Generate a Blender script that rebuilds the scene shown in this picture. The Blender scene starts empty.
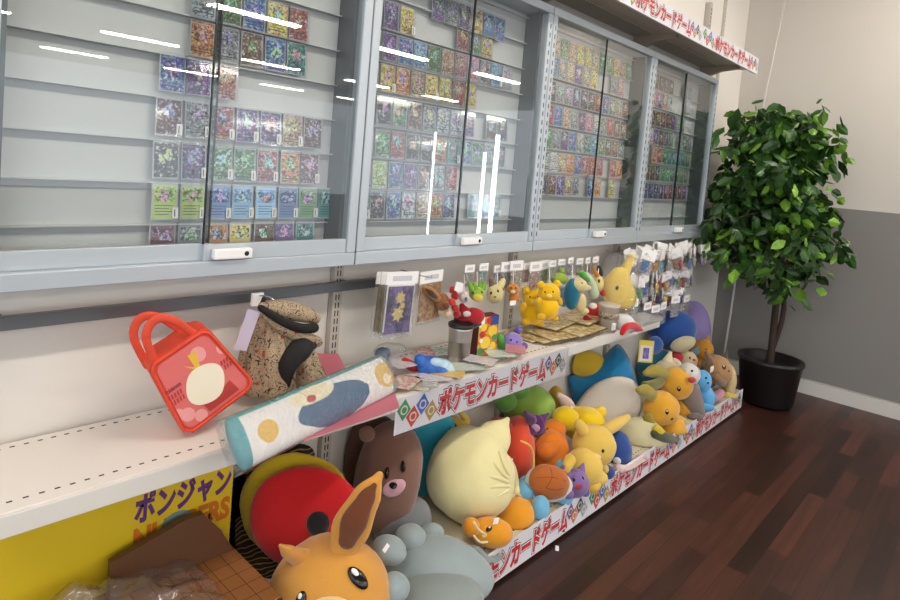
import bpy, bmesh, math, random
from mathutils import Vector, Matrix, noise
random.seed(7)
D = bpy.data
SC = bpy.context.scene
COL = SC.collection
PI = math.pi

# ------------------------------------------------------------------ camera
EYE = 1.32
F_PX, PPX, PPY = 610.0, 450.0, 200.0
def nv(v): return Vector(v).normalized()
_X = nv((1015-PPX, 212-PPY, F_PX))
_V = Vector((-880., 10425., F_PX))
_Dn = (_V - _X*_V.dot(_X)).normalized()
_Z = -_Dn
_Y = _Z.cross(_X)
RM = Matrix((_X, _Y, _Z))                  # camera axes (x right, y down, z forward) -> world
RIGHT = RM @ Vector((1, 0, 0)); UP = RM @ Vector((0, -1, 0)); FWD = RM @ Vector((0, 0, 1))
CAM = Vector((0, 0, EYE))
cd = D.cameras.new('camera'); cam = D.objects.new('camera', cd); COL.objects.link(cam)
m3 = Matrix((RIGHT, UP, -FWD)).transposed()
cam.matrix_world = Matrix.Translation(CAM) @ m3.to_4x4()
cd.sensor_width = 36; cd.lens = 36*F_PX/900; cd.shift_y = -100/900; cd.clip_start = .02
SC.camera = cam
def ray(x, y): return RM @ Vector((x-PPX, y-PPY, F_PX))
def onY(x, y, Y):
    r = ray(x, y); return CAM + r*(Y/r.y)
def onZ(x, y, z):
    r = ray(x, y); return CAM + r*((z-EYE)/r.z)
def mpp(P): return (Vector(P)-CAM).dot(FWD)/F_PX

# ------------------------------------------------------------------ materials
def lin(c):
    if isinstance(c, str): c = [int(c[i:i+2], 16)/255 for i in (0, 2, 4)]
    return tuple((x/12.92 if x <= .04045 else ((x+.055)/1.055)**2.4) for x in c) + (1,)
MATS = {}
def nodes(m): return m.node_tree.nodes, m.node_tree.links
def mat(name, col, rough=.5, metal=0, bump=0, bscale=200, sheen=0, var=0, vscale=6, spec=None, emit=None, es=0):
    if name in MATS: return MATS[name]
    m = D.materials.new(name); m.use_nodes = True; N, L = nodes(m); b = N['Principled BSDF']
    c = lin(col); b.inputs['Base Color'].default_value = c; b.inputs['Roughness'].default_value = rough
    b.inputs['Metallic'].default_value = metal
    if spec is not None: b.inputs['Specular IOR Level'].default_value = spec
    if sheen: b.inputs['Sheen Weight'].default_value = sheen; b.inputs['Sheen Roughness'].default_value = .5
    if emit: b.inputs['Emission Color'].default_value = lin(emit); b.inputs['Emission Strength'].default_value = es
    tc = N.new('ShaderNodeTexCoord')
    if bump:
        t = N.new('ShaderNodeTexNoise'); t.inputs['Scale'].default_value = bscale; t.inputs['Detail'].default_value = 3
        L.new(tc.outputs['Object'], t.inputs['Vector'])
        u = N.new('ShaderNodeBump'); u.inputs['Strength'].default_value = bump; u.inputs['Distance'].default_value = .002
        L.new(t.outputs['Fac'], u.inputs['Height']); L.new(u.outputs['Normal'], b.inputs['Normal'])
    if var:
        t = N.new('ShaderNodeTexNoise'); t.inputs['Scale'].default_value = vscale
        L.new(tc.outputs['Object'], t.inputs['Vector'])
        h = N.new('ShaderNodeHueSaturation'); h.inputs['Color'].default_value = c
        r = N.new('ShaderNodeMapRange'); r.inputs['To Min'].default_value = 1-var; r.inputs['To Max'].default_value = 1+var
        L.new(t.outputs['Fac'], r.inputs['Value']); L.new(r.outputs[0], h.inputs['Value']); L.new(h.outputs[0], b.inputs['Base Color'])
    MATS[name] = m; return m
def felt(col):
    return mat('felt_'+col, col, .9, 0, .5, 260, .35, .07, 14, .2)
def clear(name, tint=(1, 1, 1), boost=1.6, base=.03, rough=.02, bump=0, bscale=30, haze=0):
    if name in MATS: return MATS[name]
    m = D.materials.new(name); m.use_nodes = True; N, L = nodes(m)
    for n in list(N): N.remove(n)
    o = N.new('ShaderNodeOutputMaterial'); tr = N.new('ShaderNodeBsdfTransparent'); tr.inputs[0].default_value = (*tint, 1)
    g = N.new('ShaderNodeBsdfGlossy'); g.inputs['Roughness'].default_value = rough
    fr = N.new('ShaderNodeFresnel'); ge = N.new('ShaderNodeNewGeometry'); bf = N.new('ShaderNodeMapRange')
    bf.inputs['To Min'].default_value = 1.5; bf.inputs['To Max'].default_value = 1/1.5      # same reflectance on both faces of a thin sheet
    L.new(ge.outputs['Backfacing'], bf.inputs['Value']); L.new(bf.outputs[0], fr.inputs[0])
    ma = N.new('ShaderNodeMath'); ma.operation = 'MULTIPLY_ADD'; ma.use_clamp = True
    ma.inputs[1].default_value = boost; ma.inputs[2].default_value = base
    mx = N.new('ShaderNodeMixShader')
    L.new(fr.outputs[0], ma.inputs[0]); L.new(ma.outputs[0], mx.inputs[0])
    first = tr
    if haze:
        df = N.new('ShaderNodeBsdfDiffuse'); df.inputs[0].default_value = (.85, .86, .87, 1)
        hz = N.new('ShaderNodeMixShader'); hz.inputs[0].default_value = haze
        L.new(tr.outputs[0], hz.inputs[1]); L.new(df.outputs[0], hz.inputs[2]); first = hz
    L.new(first.outputs[0], mx.inputs[1]); L.new(g.outputs[0], mx.inputs[2]); L.new(mx.outputs[0], o.inputs[0])
    if bump:
        tc = N.new('ShaderNodeTexCoord'); t = N.new('ShaderNodeTexNoise'); t.inputs['Scale'].default_value = bscale; t.inputs['Detail'].default_value = 4
        t.inputs['Distortion'].default_value = 1.5
        u = N.new('ShaderNodeBump'); u.inputs['Strength'].default_value = bump; u.inputs['Distance'].default_value = .02
        L.new(tc.outputs['Object'], t.inputs['Vector']); L.new(t.outputs['Fac'], u.inputs['Height'])
        L.new(u.outputs['Normal'], g.inputs['Normal']); L.new(u.outputs['Normal'], fr.inputs['Normal'])
    MATS[name] = m; return m

WALLM = mat('wall_paint', 'e6e1d9', .7, bump=.05, bscale=120)
STEELW = mat('white_steel', 'd9d5cd', .45)
SHELFW = mat('shelf_white', 'e4ddd4', .5)
ALU = mat('brushed_aluminium', 'bcc4c9', .42, .4)
ALUD = mat('dark_aluminium', '5d6468', .4, .6)
BLACK = mat('black_slot', '17181a', .6)
BEIGE = mat('bracket_beige', 'a89a86', .5)
GLASS = clear('cabinet_glass', (.95, .965, .96), 1.15, .01, .0)
GLEDGE = mat('glass_edge', '1e2a28', .15)
PLAST = clear('clear_plastic', (.97, .97, .97), 1.5, .03, .08, .5, 60, .04)
WRAP = clear('crinkled_wrap', (.93, .93, .93), 1.9, .04, .06, .55, 16, .05)
SLEEVE = clear('card_sleeve', (.97, .975, .98), 0.7, .01, .06, 0, 1, .01)
WHITE = mat('white_plastic', 'f0efec', .4)
PAPER = mat('white_paper', 'efedea', .7)
CHROME = mat('chrome', 'c8cacc', .18, 1)
BLK = mat('black_felt', '141313', .7)
EYE_B = mat('black_button', '0d0c0d', .15)

# ------------------------------------------------------------------ mesh helpers
def new(name, bm, mats, parent=None, loc=(0, 0, 0), rot=None, smooth=False):
    me = D.meshes.new(name); bmesh.ops.recalc_face_normals(bm, faces=bm.faces[:]); bm.to_mesh(me); bm.free()
    for m in (mats if isinstance(mats, (list, tuple)) else [mats]): me.materials.append(m)
    if smooth:
        for p in me.polygons: p.use_smooth = True
    o = D.objects.new(name, me); COL.objects.link(o); o.location = loc
    if rot: o.rotation_euler = rot
    if parent: o.parent = parent
    return o
def tag(o, label=None, cat=None, group=None, kind=None):
    if label: o['label'] = label
    if cat: o['category'] = cat
    if group: o['group'] = group
    if kind: o['kind'] = kind
    return o
def empty(name, loc, label, cat, group=None, rot=(0, 0, 0)):
    o = D.objects.new(name, None); COL.objects.link(o); o.location = loc; o.rotation_euler = rot; o.empty_display_size = .05
    return tag(o, label, cat, group)
def box(bm, x0, x1, y0, y1, z0, z1, mi=0, bev=0):
    vs = [bm.verts.new(p) for p in ((x0,y0,z0),(x1,y0,z0),(x1,y1,z0),(x0,y1,z0),(x0,y0,z1),(x1,y0,z1),(x1,y1,z1),(x0,y1,z1))]
    fs = [bm.faces.new([vs[i] for i in f]) for f in ((3,2,1,0),(4,5,6,7),(0,1,5,4),(1,2,6,5),(2,3,7,6),(3,0,4,7))]
    for f in fs: f.material_index = mi
    if bev:
        es = list({e for f in fs for e in f.edges})
        r = bmesh.ops.bevel(bm, geom=es, offset=bev, segments=2, profile=.5, affect='EDGES')
        for f in r['faces']: f.material_index = mi
    return vs
def B(*a, mi=0, bev=0):
    bm = bmesh.new(); box(bm, *a, mi=mi, bev=bev); return bm
def prism(bm, pts, y0, y1, mi=0):            # outline in x,z extruded along y
    a = [bm.verts.new((x, y0, z)) for x, z in pts]; b = [bm.verts.new((x, y1, z)) for x, z in pts]
    n = len(pts); fs = [bm.faces.new(a), bm.faces.new(b[::-1])]
    for i in range(n): fs.append(bm.faces.new((a[i], b[i], b[(i+1)%n], a[(i+1)%n])))
    for f in fs: f.material_index = mi
    return fs
def tube(bm, pts, rad, seg=10, flat=None, mi=0):
    """rounded tube through pts with radii; flat=(direction, factor) squashes it along a direction"""
    pts = [Vector(p) for p in pts]
    if not isinstance(rad, (list, tuple)): rad = [rad]*len(pts)
    # smooth resample
    P, Rr = [], []
    n = len(pts)
    sub = 5 if n > 2 else 4
    for i in range(n-1):
        p0, p1, p2, p3 = pts[max(i-1,0)], pts[i], pts[i+1], pts[min(i+2,n-1)]
        for k in range(sub):
            t = k/sub
            P.append(.5*((2*p1)+(p2-p0)*t+(2*p0-5*p1+4*p2-p3)*t*t+(3*p1-p0-3*p2+p3)*t**3)); s = t*t*(3-2*t); Rr.append(rad[i]*(1-s)+rad[i+1]*s)
    P.append(pts[-1]); Rr.append(rad[-1])
    # end caps (hemispheres)
    d0 = (P[1]-P[0]).normalized(); d1 = (P[-1]-P[-2]).normalized()
    capA = [(P[0]-d0*Rr[0]*math.sin(a), Rr[0]*math.cos(a)) for a in (1.45, 1.0, .5)]
    capB = [(P[-1]+d1*Rr[-1]*math.sin(a), Rr[-1]*math.cos(a)) for a in (.5, 1.0, 1.45)]
    Q = [p for p, _ in capA]+P+[p for p, _ in capB]; S = [r for _, r in capA]+Rr+[r for _, r in capB]
    up = Vector((0, 0, 1)) if abs(d0.z) < .9 else Vector((1, 0, 0))
    prev = None; u = None
    for i, q in enumerate(Q):
        a, b = Q[max(i-1, 0)], Q[min(i+1, len(Q)-1)]
        t = (b-a).normalized()
        if u is None: u = t.cross(up).normalized()
        u = (u-t*u.dot(t)).normalized(); w = t.cross(u)
        ring = []
        for k in range(seg):
            an = 2*PI*k/seg; off = (u*math.cos(an)+w*math.sin(an))*S[i]
            if flat: off = off-flat[0]*off.dot(flat[0])*(1-flat[1])
            ring.append(bm.verts.new(q+off))
        if prev:
            for k in range(seg):
                bm.faces.new((prev[k], prev[(k+1)%seg], ring[(k+1)%seg], ring[k])).material_index = mi
        else: bm.faces.new(ring[::-1]).material_index = mi
        prev = ring
    bm.faces.new(prev).material_index = mi
def lathe(bm, prof, seg=24, mi=0, c=(0, 0, 0)):
    rings = []
    for r, z in prof:
        rings.append([bm.verts.new((c[0]+r*math.cos(2*PI*k/seg), c[1]+r*math.sin(2*PI*k/seg), c[2]+z)) for k in range(seg)])
    for a, b in zip(rings, rings[1:]):
        for k in range(seg): bm.faces.new((a[k], a[(k+1)%seg], b[(k+1)%seg], b[k])).material_index = mi
    bm.faces.new(rings[0][::-1]).material_index = mi; bm.faces.new(rings[-1]).material_index = mi
def sphere_pts(bm, c, ax, seg=24, rings=14, e=1.0, wob=0, seed=0):
    """ellipsoid with axis vectors ax (3 world vectors); e<1 squares it up"""
    def se(v): return math.copysign(abs(v)**e, v)
    R = []
    for j in range(1, rings):
        th = PI*j/rings; row = []
        for k in range(seg):
            ph = 2*PI*k/seg
            x = se(math.sin(th))*se(math.cos(ph)); z = se(math.sin(th))*se(math.sin(ph)); y = se(math.cos(th))
            p = ax[0]*x+ax[1]*y+ax[2]*z
            if wob: p *= 1+wob*noise.noise(Vector((x*1.6+seed*3.1, y*1.6, z*1.6)))
            row.append(bm.verts.new(c+p))
        R.append(row)
    t = bm.verts.new(c+ax[1]); b = bm.verts.new(c-ax[1])
    for k in range(seg):
        bm.faces.new((t, R[0][k], R[0][(k+1)%seg])); bm.faces.new((b, R[-1][(k+1)%seg], R[-1][k]))
    for a, d in zip(R, R[1:]):
        for k in range(seg): bm.faces.new((a[k], d[k], d[(k+1)%seg], a[(k+1)%seg]))
def text_bm(s, size=1, offset=0, extr=0):
    cu = D.curves.new('t', 'FONT'); cu.body = s; cu.size = size; cu.offset = offset; cu.extrude = extr; cu.resolution_u = 3
    o = D.objects.new('t', cu); COL.objects.link(o)
    dg = bpy.context.evaluated_depsgraph_get(); me = D.meshes.new_from_object(o.evaluated_get(dg))
    bm = bmesh.new(); bm.from_mesh(me)
    D.objects.remove(o); D.curves.remove(cu); D.meshes.remove(me)
    return bm
def fit_text(s, x0, x1, z0, z1, y, offset=0, fatz=0, mats=None, name='lettering', parent=None, shear=0):
    """flat lettering facing -Y filling the rectangle"""
    ref = text_bm(s); xs = [v.co.x for v in ref.verts]; ys = [v.co.y for v in ref.verts]; ax, bx, ay, by = min(xs), max(xs), min(ys), max(ys); ref.free()
    sx = (x1-x0)/(bx-ax); sz = (z1-z0)/(by-ay)
    bm = text_bm(s, 1, offset) if offset else text_bm(s)
    for v in bm.verts:
        X, Y = v.co.x, v.co.y
        v.co = Vector((x0+(X-ax)*sx+shear*(Y-ay)*sz, y, z0+(Y-ay)*sz))
    return new(name, bm, mats, parent)

# ------------------------------------------------------------------ the setting
def woodfloor():
    m = D.materials.new('walnut_planks'); m.use_nodes = True; N, L = nodes(m); b = N['Principled BSDF']
    tc = N.new('ShaderNodeTexCoord')
    br = N.new('ShaderNodeTexBrick'); br.offset = .37; br.inputs['Scale'].default_value = 1; br.inputs['Brick Width'].default_value = .62; br.inputs['Row Height'].default_value = .068
    br.inputs['Mortar Size'].default_value = .0012; br.inputs['Mortar Smooth'].default_value = .1; br.inputs['Bias'].default_value = 0
    br.inputs['Color1'].default_value = lin('22120d'); br.inputs['Color2'].default_value = lin('502d21'); br.inputs['Mortar'].default_value = lin('1c0f0b')
    L.new(tc.outputs['Object'], br.inputs['Vector'])
    mp = N.new('ShaderNodeMapping'); mp.inputs['Scale'].default_value = (2.2, 38, 1); L.new(tc.outputs['Object'], mp.inputs['Vector'])
    no = N.new('ShaderNodeTexNoise'); no.inputs['Scale'].default_value = 1; no.inputs['Detail'].default_value = 6; no.inputs['Roughness'].default_value = .65; L.new(mp.outputs[0], no.inputs['Vector'])
    mr = N.new('ShaderNodeMapRange'); mr.inputs['From Min'].default_value = .25; mr.inputs['From Max'].default_value = .75; mr.inputs['To Min'].default_value = .55; mr.inputs['To Max'].default_value = 1.5; L.new(no.outputs['Fac'], mr.inputs['Value'])
    h = N.new('ShaderNodeHueSaturation'); L.new(br.outputs['Color'], h.inputs['Color']); L.new(mr.outputs[0], h.inputs['Value'])
    L.new(h.outputs[0], b.inputs['Base Color']); b.inputs['Roughness'].default_value = .38
    return m
def struct(name, bm, m): return tag(new(name, bm, m), kind='structure')
RX = 4.62                                   # end wall
struct('floor', B(-3, 14, -14, 1.62, -.05, 0), woodfloor())
struct('ceiling', B(-3, 14, -14, 1.62, 3.0, 3.05), mat('ceiling_white', 'e6e4df', .8))
struct('wall_back', B(-3, RX+.1, 1.53, 1.62, 0, 3.0), WALLM)
struct('wall_right', B(RX, RX+.1, -.5, 1.53, 0, 3.0), mat('end_wall_paint', 'd2ccc3', .7))
struct('lower_end_wall', B(RX-.012, RX, -.5, 1.53, .1, 1.25), mat('lower_wall_grey', '86837f', .6))  # lower part of the end wall, drawn in a darker grey
struct('baseboard_right', B(RX-.022, RX, -.5, 1.53, 0, .09), mat('white_skirting', 'd5d2cc', .5))

# gondola back panels, uprights
panel = empty('gondola_back', (.247, 1.515, 0), 'white panel backing behind the shelves of plush toys', 'shelving')
for k in range(4):
    x = .247+.9*k
    for z0, z1 in ((.02, .64), (.642, 1.25), (1.252, 1.86), (1.862, 2.3)):
        new('panel', B(k*.9+.018, k*.9+.882, 0, .014, z0, z1, bev=.002), STEELW, panel)
for k, x in enumerate((.247, 1.147, 2.05, 2.95, 3.85, )):
    where = ('far left edge behind the coral tote', 'behind the rolled towel', 'behind the hanging yellow plush', 'near the keychain packs', 'at the shelf end beside the ficus')[k]
    u = empty('slotted_upright', (x, 1.5, 0), 'pale slotted steel upright post, '+where, 'upright', 'slotted uprights')
    new('post', B(-.017, .017, -.006, .028, 0, 2.45), mat('upright_beige', 'c2bbb0', .45), u)
    bm = bmesh.new()
    z = .2
    while z < 2.4:
        for sx in (-.008, .003): box(bm, sx, sx+.004, -.0065, .0, z, z+.017)
        z += .025
    new('slots', bm, BLACK, u)
u = empty('slotted_upright', (4.15, 1.53, 0), 'pale slotted wall track high on the wall above the ficus', 'upright', 'slotted uprights')
new('post', B(-.015, .015, -.012, 0, 1.2, 3.0), mat('upright_beige', 'c2bbb0', .45), u)
bm = bmesh.new()
for i in range(60): box(bm, -.002, .003, -.0125, -.005, 1.25+i*.028, 1.267+i*.028)
new('slots', bm, mat('slot_grey', '8d877d', .6), u)

# ------------------------------------------------------------------ shelves
def perf(bm, x0, x1, y, z, mi, step=.025, w=.009):
    x = x0
    while x < x1: box(bm, x, x+w, y-.002, y+.002, z, z+.0006, mi); x += step
SH = .655; DECK = .115
def mid_shelf(x0, x1, label, yf=1.22):
    s = empty('shelf_board', (x0, yf, SH), label, 'shelf', 'middle shelf boards')
    bm = bmesh.new(); w = x1-x0
    box(bm, .002, w-.002, 0, .285, -.028, 0, 0, .003)
    perf(bm, .02, w-.02, .035, 0, 1); perf(bm, .02, w-.02, .26, 0, 1)
    new('board', bm, [SHELFW, BLACK], s)
    new('price_rail', B(.002, w-.002, -.008, .001, -.042, -.001, bev=.002), STEELW, s)
    for sx in (.004, w-.016):
        bm = bmesh.new(); prism(bm, [(sx, -.028), (sx+.012, -.028), (sx+.012, -.05), (sx, -.05)], .02, .29)
        new('bracket', bm, STEELW, s)
    return s
mid_shelf(.247, 1.147, 'white steel shelf carrying the coral tote and rolled towel')
mid_shelf(1.147, 2.05, 'white steel shelf carrying the steel tumbler, fronted by a lettered sign')
mid_shelf(2.05, 2.90, 'white steel shelf carrying the paper cup and gold packs, its right end free')
CREAMD = mat('deck_cream', 'd8cdb4', .6)
for k, (x0, x1) in enumerate(((.247, 1.19), (1.19, 2.092), (2.092, 2.992), (2.992, 3.9))):
    lab = ('low base deck under the red round cushion', 'low base deck under the pale yellow plush pouch', 'low base deck under the blue turtle plush and yellow bear', 'low base deck at the far end beside the ficus')[k]
    s = empty('base_deck', (x0, 1.09, 0), lab, 'shelf', 'base decks')
    bm = bmesh.new(); w = x1-x0
    box(bm, .001, w-.001, 0, .42, .085, DECK, 0, .002)
    perf(bm, .02, w-.02, .03, DECK, 1)
    new('board', bm, [CREAMD, BLACK], s)
    new('kick_plate', B(.001, w-.001, .012, .03, 0, .085), mat('kick_black', '1d1a19', .6), s)
# overhead shelf
s = empty('overhead_shelf', (.247, 1.23, 2.05), 'long overhead shelf above the glass cabinets with a lettered front edge', 'shelf')
bm = bmesh.new(); w = 3.72
box(bm, 0, w, 0, .29, 0, .028, 0, .002)
x = .02
while x < w-.02: box(bm, x, x+.010, .16, .168, -.0008, .001, 1); x += .025
new('board', bm, [mat('shelf_under', 'b7ad9e', .6), WHITE], s)
new('front_lip', B(0, w, -.004, .012, -.028, .028), STEELW, s)
for k in range(4):
    bx = .9*(k+1)
    if bx > w: bx = w
    bm = bmesh.new()
    pts = [(.29, 0), (.06, 0), (.06, -.02), (.16, -.03), (.24, -.06), (.29, -.085)]
    a = [bm.verts.new((bx-.03, y, z)) for y, z in pts]; b = [bm.verts.new((bx, y, z)) for y, z in pts]
    bm.faces.new(a); bm.faces.new(b[::-1])
    for i in range(6): bm.faces.new((a[i], b[i], b[(i+1)%6], a[(i+1)%6]))
    new('bracket', bm, BEIGE, s)

# ------------------------------------------------------------------ lettered sign strips
RED = mat('sign_red', 'c62832', .5); INK = mat('sign_ink', '2b2320', .5)
ICON = {c: mat('icon_'+c, c, .4) for c in ('2e8b57', 'c73a33', '2f62b8', 'a8873c', '6b4a92', 'c9743c', '39434c', '9aa0a3')}
def sign(x0, x1, y, z0, z1, label, tilt=0, plastic=False):
    w = x1-x0; h = z1-z0
    s = empty('lettered_sign', (x0, y, z0), label, 'sign', 'lettered sign strips', (tilt, 0, 0))
    new('strip', B(0, w, 0, .002, 0, h), mat('sign_white', 'dfdde2', .35), s)
    T = 'ポケモンカードゲーム'
    xa, xb, za, zb = .2*w, .84*w, .14*h, .86*h
    for nm, off, yy, mm in (('lettering_outline', .12, -.0006, INK), ('lettering_border', .085, -.0011, PAPER), ('lettering', .045, -.0016, RED)):
        fit_text(T, xa, xb, za, zb, yy, off, mats=mm, name=nm, parent=s)
    def icon(cx, cz, r, c, k):
        bm = bmesh.new(); prism(bm, [(cx-r*.85, cz+.1*r), (cx+.1*r, cz+r), (cx+r*.85, cz-.1*r), (cx-.1*r, cz-r)], -.0012, 0)
        i = new('symbol', bm, ICON[c], s)
        bm = bmesh.new(); pr = [(cx+.45*r*math.cos(a*PI/6), cz+.45*r*math.sin(a*PI/6)) for a in range(12)]; prism(bm, pr, -.0018, -.0011)
        new('symbol_ring', bm, mat('icon_pale', 'd8d2c0', .4), i)
        bm = bmesh.new(); pr = [(cx+.3*r*math.cos(a*PI/6), cz+.3*r*math.sin(a*PI/6)) for a in range(12)]; prism(bm, pr, -.0022, -.0017)
        new('symbol_core', bm, ICON[c], i)
    for k, c in enumerate(('2e8b57', 'c73a33', '2f62b8', 'a8873c')): icon((.035+.042*k)*w, (.5+(.14 if k % 2 == 0 else -.12))*h, .3*h, c, k)
    for k, c in enumerate(('6b4a92', 'c9743c', '39434c', '9aa0a3')): icon((.858+.037*k)*w, (.52+(.12 if k % 2 == 0 else -.12))*h, .27*h, c, k)
    if plastic: new('clear_cover', B(0, w, -.006, -.005, -.004, h+.004), clear('sign_film', (1, 1, 1), 1.2, .01, .05), s)
    return s
sign(1.16, 2.05, 1.209, .547, .652, 'lettered sign strip hung on the middle shelf below the steel tumbler', .0, True)
sign(1.19, 2.09, 1.081, .015, .128, 'lettered sign strip on the lowest deck in front of the pale yellow pouch')
sign(2.094, 2.99, 1.081, .015, .128, 'lettered sign strip on the lowest deck below the yellow bear')
sign(2.994, 3.895, 1.081, .015, .128, 'lettered sign strip at the far end of the lowest deck')
sign(2.17, 3.067, 1.223, 2.018, 2.112, 'overhead lettered sign strip above the third glass cabinet')
sign(3.07, 3.967, 1.223, 2.018, 2.112, 'overhead lettered sign strip above the fourth glass cabinet')
sign(1.27, 2.167, 1.223, 2.018, 2.112, 'overhead lettered sign strip above the second glass cabinet')

# ------------------------------------------------------------------ glass cabinets
CX = [.225, 1.122, 2.017, 2.932, 3.82]; CZ0, CZ1 = 1.003, 1.969; CY = 1.391
ORD = ['leftmost', 'second', 'third', 'rightmost']
BACKP = mat('cabinet_back', 'cfd0cf', .5)
for k in range(4):
    x0, x1 = CX[k]+.002, CX[k+1]-.002; w = x1-x0; h = CZ1-CZ0
    c = empty('display_cabinet', (x0, CY, CZ0), ORD[k]+' aluminium wall cabinet with sliding glass doors full of trading cards', 'cabinet', 'glass display cabinets')
    dp = 1.505-CY
    new('back_panel', B(.01, w-.01, dp-.012, dp, .01, h-.01), BACKP, c)
    bm = bmesh.new(); box(bm, 0, w, 0, dp, 0, .038, 0, .003); new('bottom_frame', bm, ALU, c)
    bm = bmesh.new(); box(bm, 0, w, 0, dp, h-.032, h, 0, .003); new('top_frame', bm, ALU, c)
    for sx in (0, w-.03):
        st = new('side_frame', B(sx, sx+.03, 0, dp, .038, h-.032, bev=.003), ALU, c)
        if (k >= 1 and sx > 0) or k >= 2:
            bm = bmesh.new(); z = .06
            while z < h-.06: box(bm, sx+.012, sx+.018, -.0008, .002, z, z+.018); z += .034
            new('slots', bm, mat('slot_shade', '4a5054', .5), st)
    for r in range(9):
        zz = -.195+.1*r+EYE-CZ0-.004
        bm = bmesh.new(); box(bm, .032, w-.032, dp-.03, dp-.012, zz-.003, zz); box(bm, .032, w-.032, dp-.0135, dp-.012, zz-.02, zz-.003, 1)
        new('card_ledge', bm, [BACKP, mat('ledge_shade', 'b4b6b8', .5)], c)
    for sx in (.03, w-.044): new('inner_profile', B(sx, sx+.014, .03, dp-.014, .04, h-.034), mat('profile_dark', '70767a', .35, .6), c)
    # sliding doors
    for side, (a, b, y) in enumerate(((.03, w/2+.015, .026), (w/2-.005, w-.03, .012))):
        d = new('glass_door', B(a, b, y, y+.004, .07, h-.033), GLASS, c)
        new('door_rail', B(a, b, y-.006, y+.012, .038, .078, bev=.002), ALU, d)
        ex = b if side == 0 else a
        new('glass_edge', B(ex-.0015, ex+.0015, y-.0006, y+.0046, .078, h-.034), GLEDGE, d)
    lk = new('lock', B(w/2+.012, w/2+.112, -.014, .005, .042, .068, bev=.004), WHITE, c)
    bm = bmesh.new(); prism(bm, [(w/2+.095+.006*math.cos(a*PI/6), .055+.006*math.sin(a*PI/6)) for a in range(12)], -.0152, -.013)
    new('keyhole', bm, BLACK, lk)

# ------------------------------------------------------------------ trading cards
def art_mat(name, scale, fullness):
    m = D.materials.new(name); m.use_nodes = True; N, L = nodes(m); b = N['Principled BSDF']
    tc = N.new('ShaderNodeTexCoord'); oi = N.new('ShaderNodeObjectInfo')
    mu = N.new('ShaderNodeMath'); mu.operation = 'MULTIPLY'; mu.inputs[1].default_value = 97; L.new(oi.outputs['Random'], mu.inputs[0])
    def nz(s, d):
        t = N.new('ShaderNodeTexNoise'); t.noise_dimensions = '4D'; t.inputs['Scale'].default_value = s; t.inputs['Detail'].default_value = d; t.inputs['Distortion'].default_value = .8
        L.new(tc.outputs['Object'], t.inputs['Vector']); L.new(mu.outputs[0], t.inputs['W']); return t
    n1 = nz(scale, 2); n2 = nz(scale*2.6, 4)
    v = N.new('ShaderNodeTexVoronoi'); v.voronoi_dimensions = '4D'; v.inputs['Scale'].default_value = scale*1.1; L.new(tc.outputs['Object'], v.inputs['Vector']); L.new(mu.outputs[0], v.inputs['W'])
    hs = N.new('ShaderNodeHueSaturation'); hs.inputs['Saturation'].default_value = .95; L.new(oi.outputs['Color'], hs.inputs['Color'])
    def mr(src, a, b_, dst, lo=.3, hi=.7):
        r = N.new('ShaderNodeMapRange'); r.inputs['From Min'].default_value = lo; r.inputs['From Max'].default_value = hi; r.inputs['To Min'].default_value = a; r.inputs['To Max'].default_value = b_
        L.new(src, r.inputs['Value']); L.new(r.outputs[0], dst)
    mr(n1.outputs['Fac'], .42, .58, hs.inputs['Hue']); mr(n2.outputs['Fac'], .08, 2.2, hs.inputs['Value'], .38, .62)
    # an abstract blob in the middle, another hue on every card
    mp = N.new('ShaderNodeMapping'); mp.inputs['Location'].default_value = (-CW*.5/.018, 0, -CH*.62/.024); mp.inputs['Scale'].default_value = (1/.018, 0, 1/.024); L.new(tc.outputs['Object'], mp.inputs['Vector'])
    ln = N.new('ShaderNodeVectorMath'); ln.operation = 'LENGTH'; L.new(mp.outputs[0], ln.inputs[0])
    ad = N.new('ShaderNodeMath'); ad.operation = 'MULTIPLY_ADD'; ad.inputs[1].default_value = 3.2; L.new(n1.outputs['Fac'], ad.inputs[0]); L.new(ln.outputs['Value'], ad.inputs[2])
    lt = N.new('ShaderNodeMath'); lt.operation = 'LESS_THAN'; lt.inputs[1].default_value = 2.25; L.new(ad.outputs[0], lt.inputs[0])
    h2 = N.new('ShaderNodeHueSaturation'); h2.inputs['Color'].default_value = lin('c8603c'); mu2 = N.new('ShaderNodeMath'); mu2.operation = 'FRACT'; L.new(mu.outputs[0], mu2.inputs[0]); L.new(mu2.outputs[0], h2.inputs['Hue']); h2.inputs['Saturation'].default_value = .5
    mr(n2.outputs['Fac'],   .06, 2.2, h2.inputs['Value'], .40, .60)
    mx = N.new('ShaderNodeMix'); mx.data_type = 'RGBA'; L.new(lt.outputs[0], mx.inputs[0]); L.new(hs.outputs[0], mx.inputs[6]); L.new(h2.outputs[0], mx.inputs[7])
    # pale glints
    gl = N.new('ShaderNodeMath'); gl.operation = 'GREATER_THAN'; gl.inputs[1].default_value = .595; L.new(n2.outputs['Fac'], gl.inputs[0])
    m2 = N.new('ShaderNodeMix'); m2.data_type = 'RGBA'; L.new(gl.outputs[0], m2.inputs[0]); L.new(mx.outputs[2], m2.inputs[6]); m2.inputs[7].default_value = lin('e6e4e0')
    L.new(m2.outputs[2], b.inputs['Base Color']); b.inputs['Roughness'].default_value = .35
    return m
CW, CH = .0605, .087
ART = art_mat('card_art', 55, .25)
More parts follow.
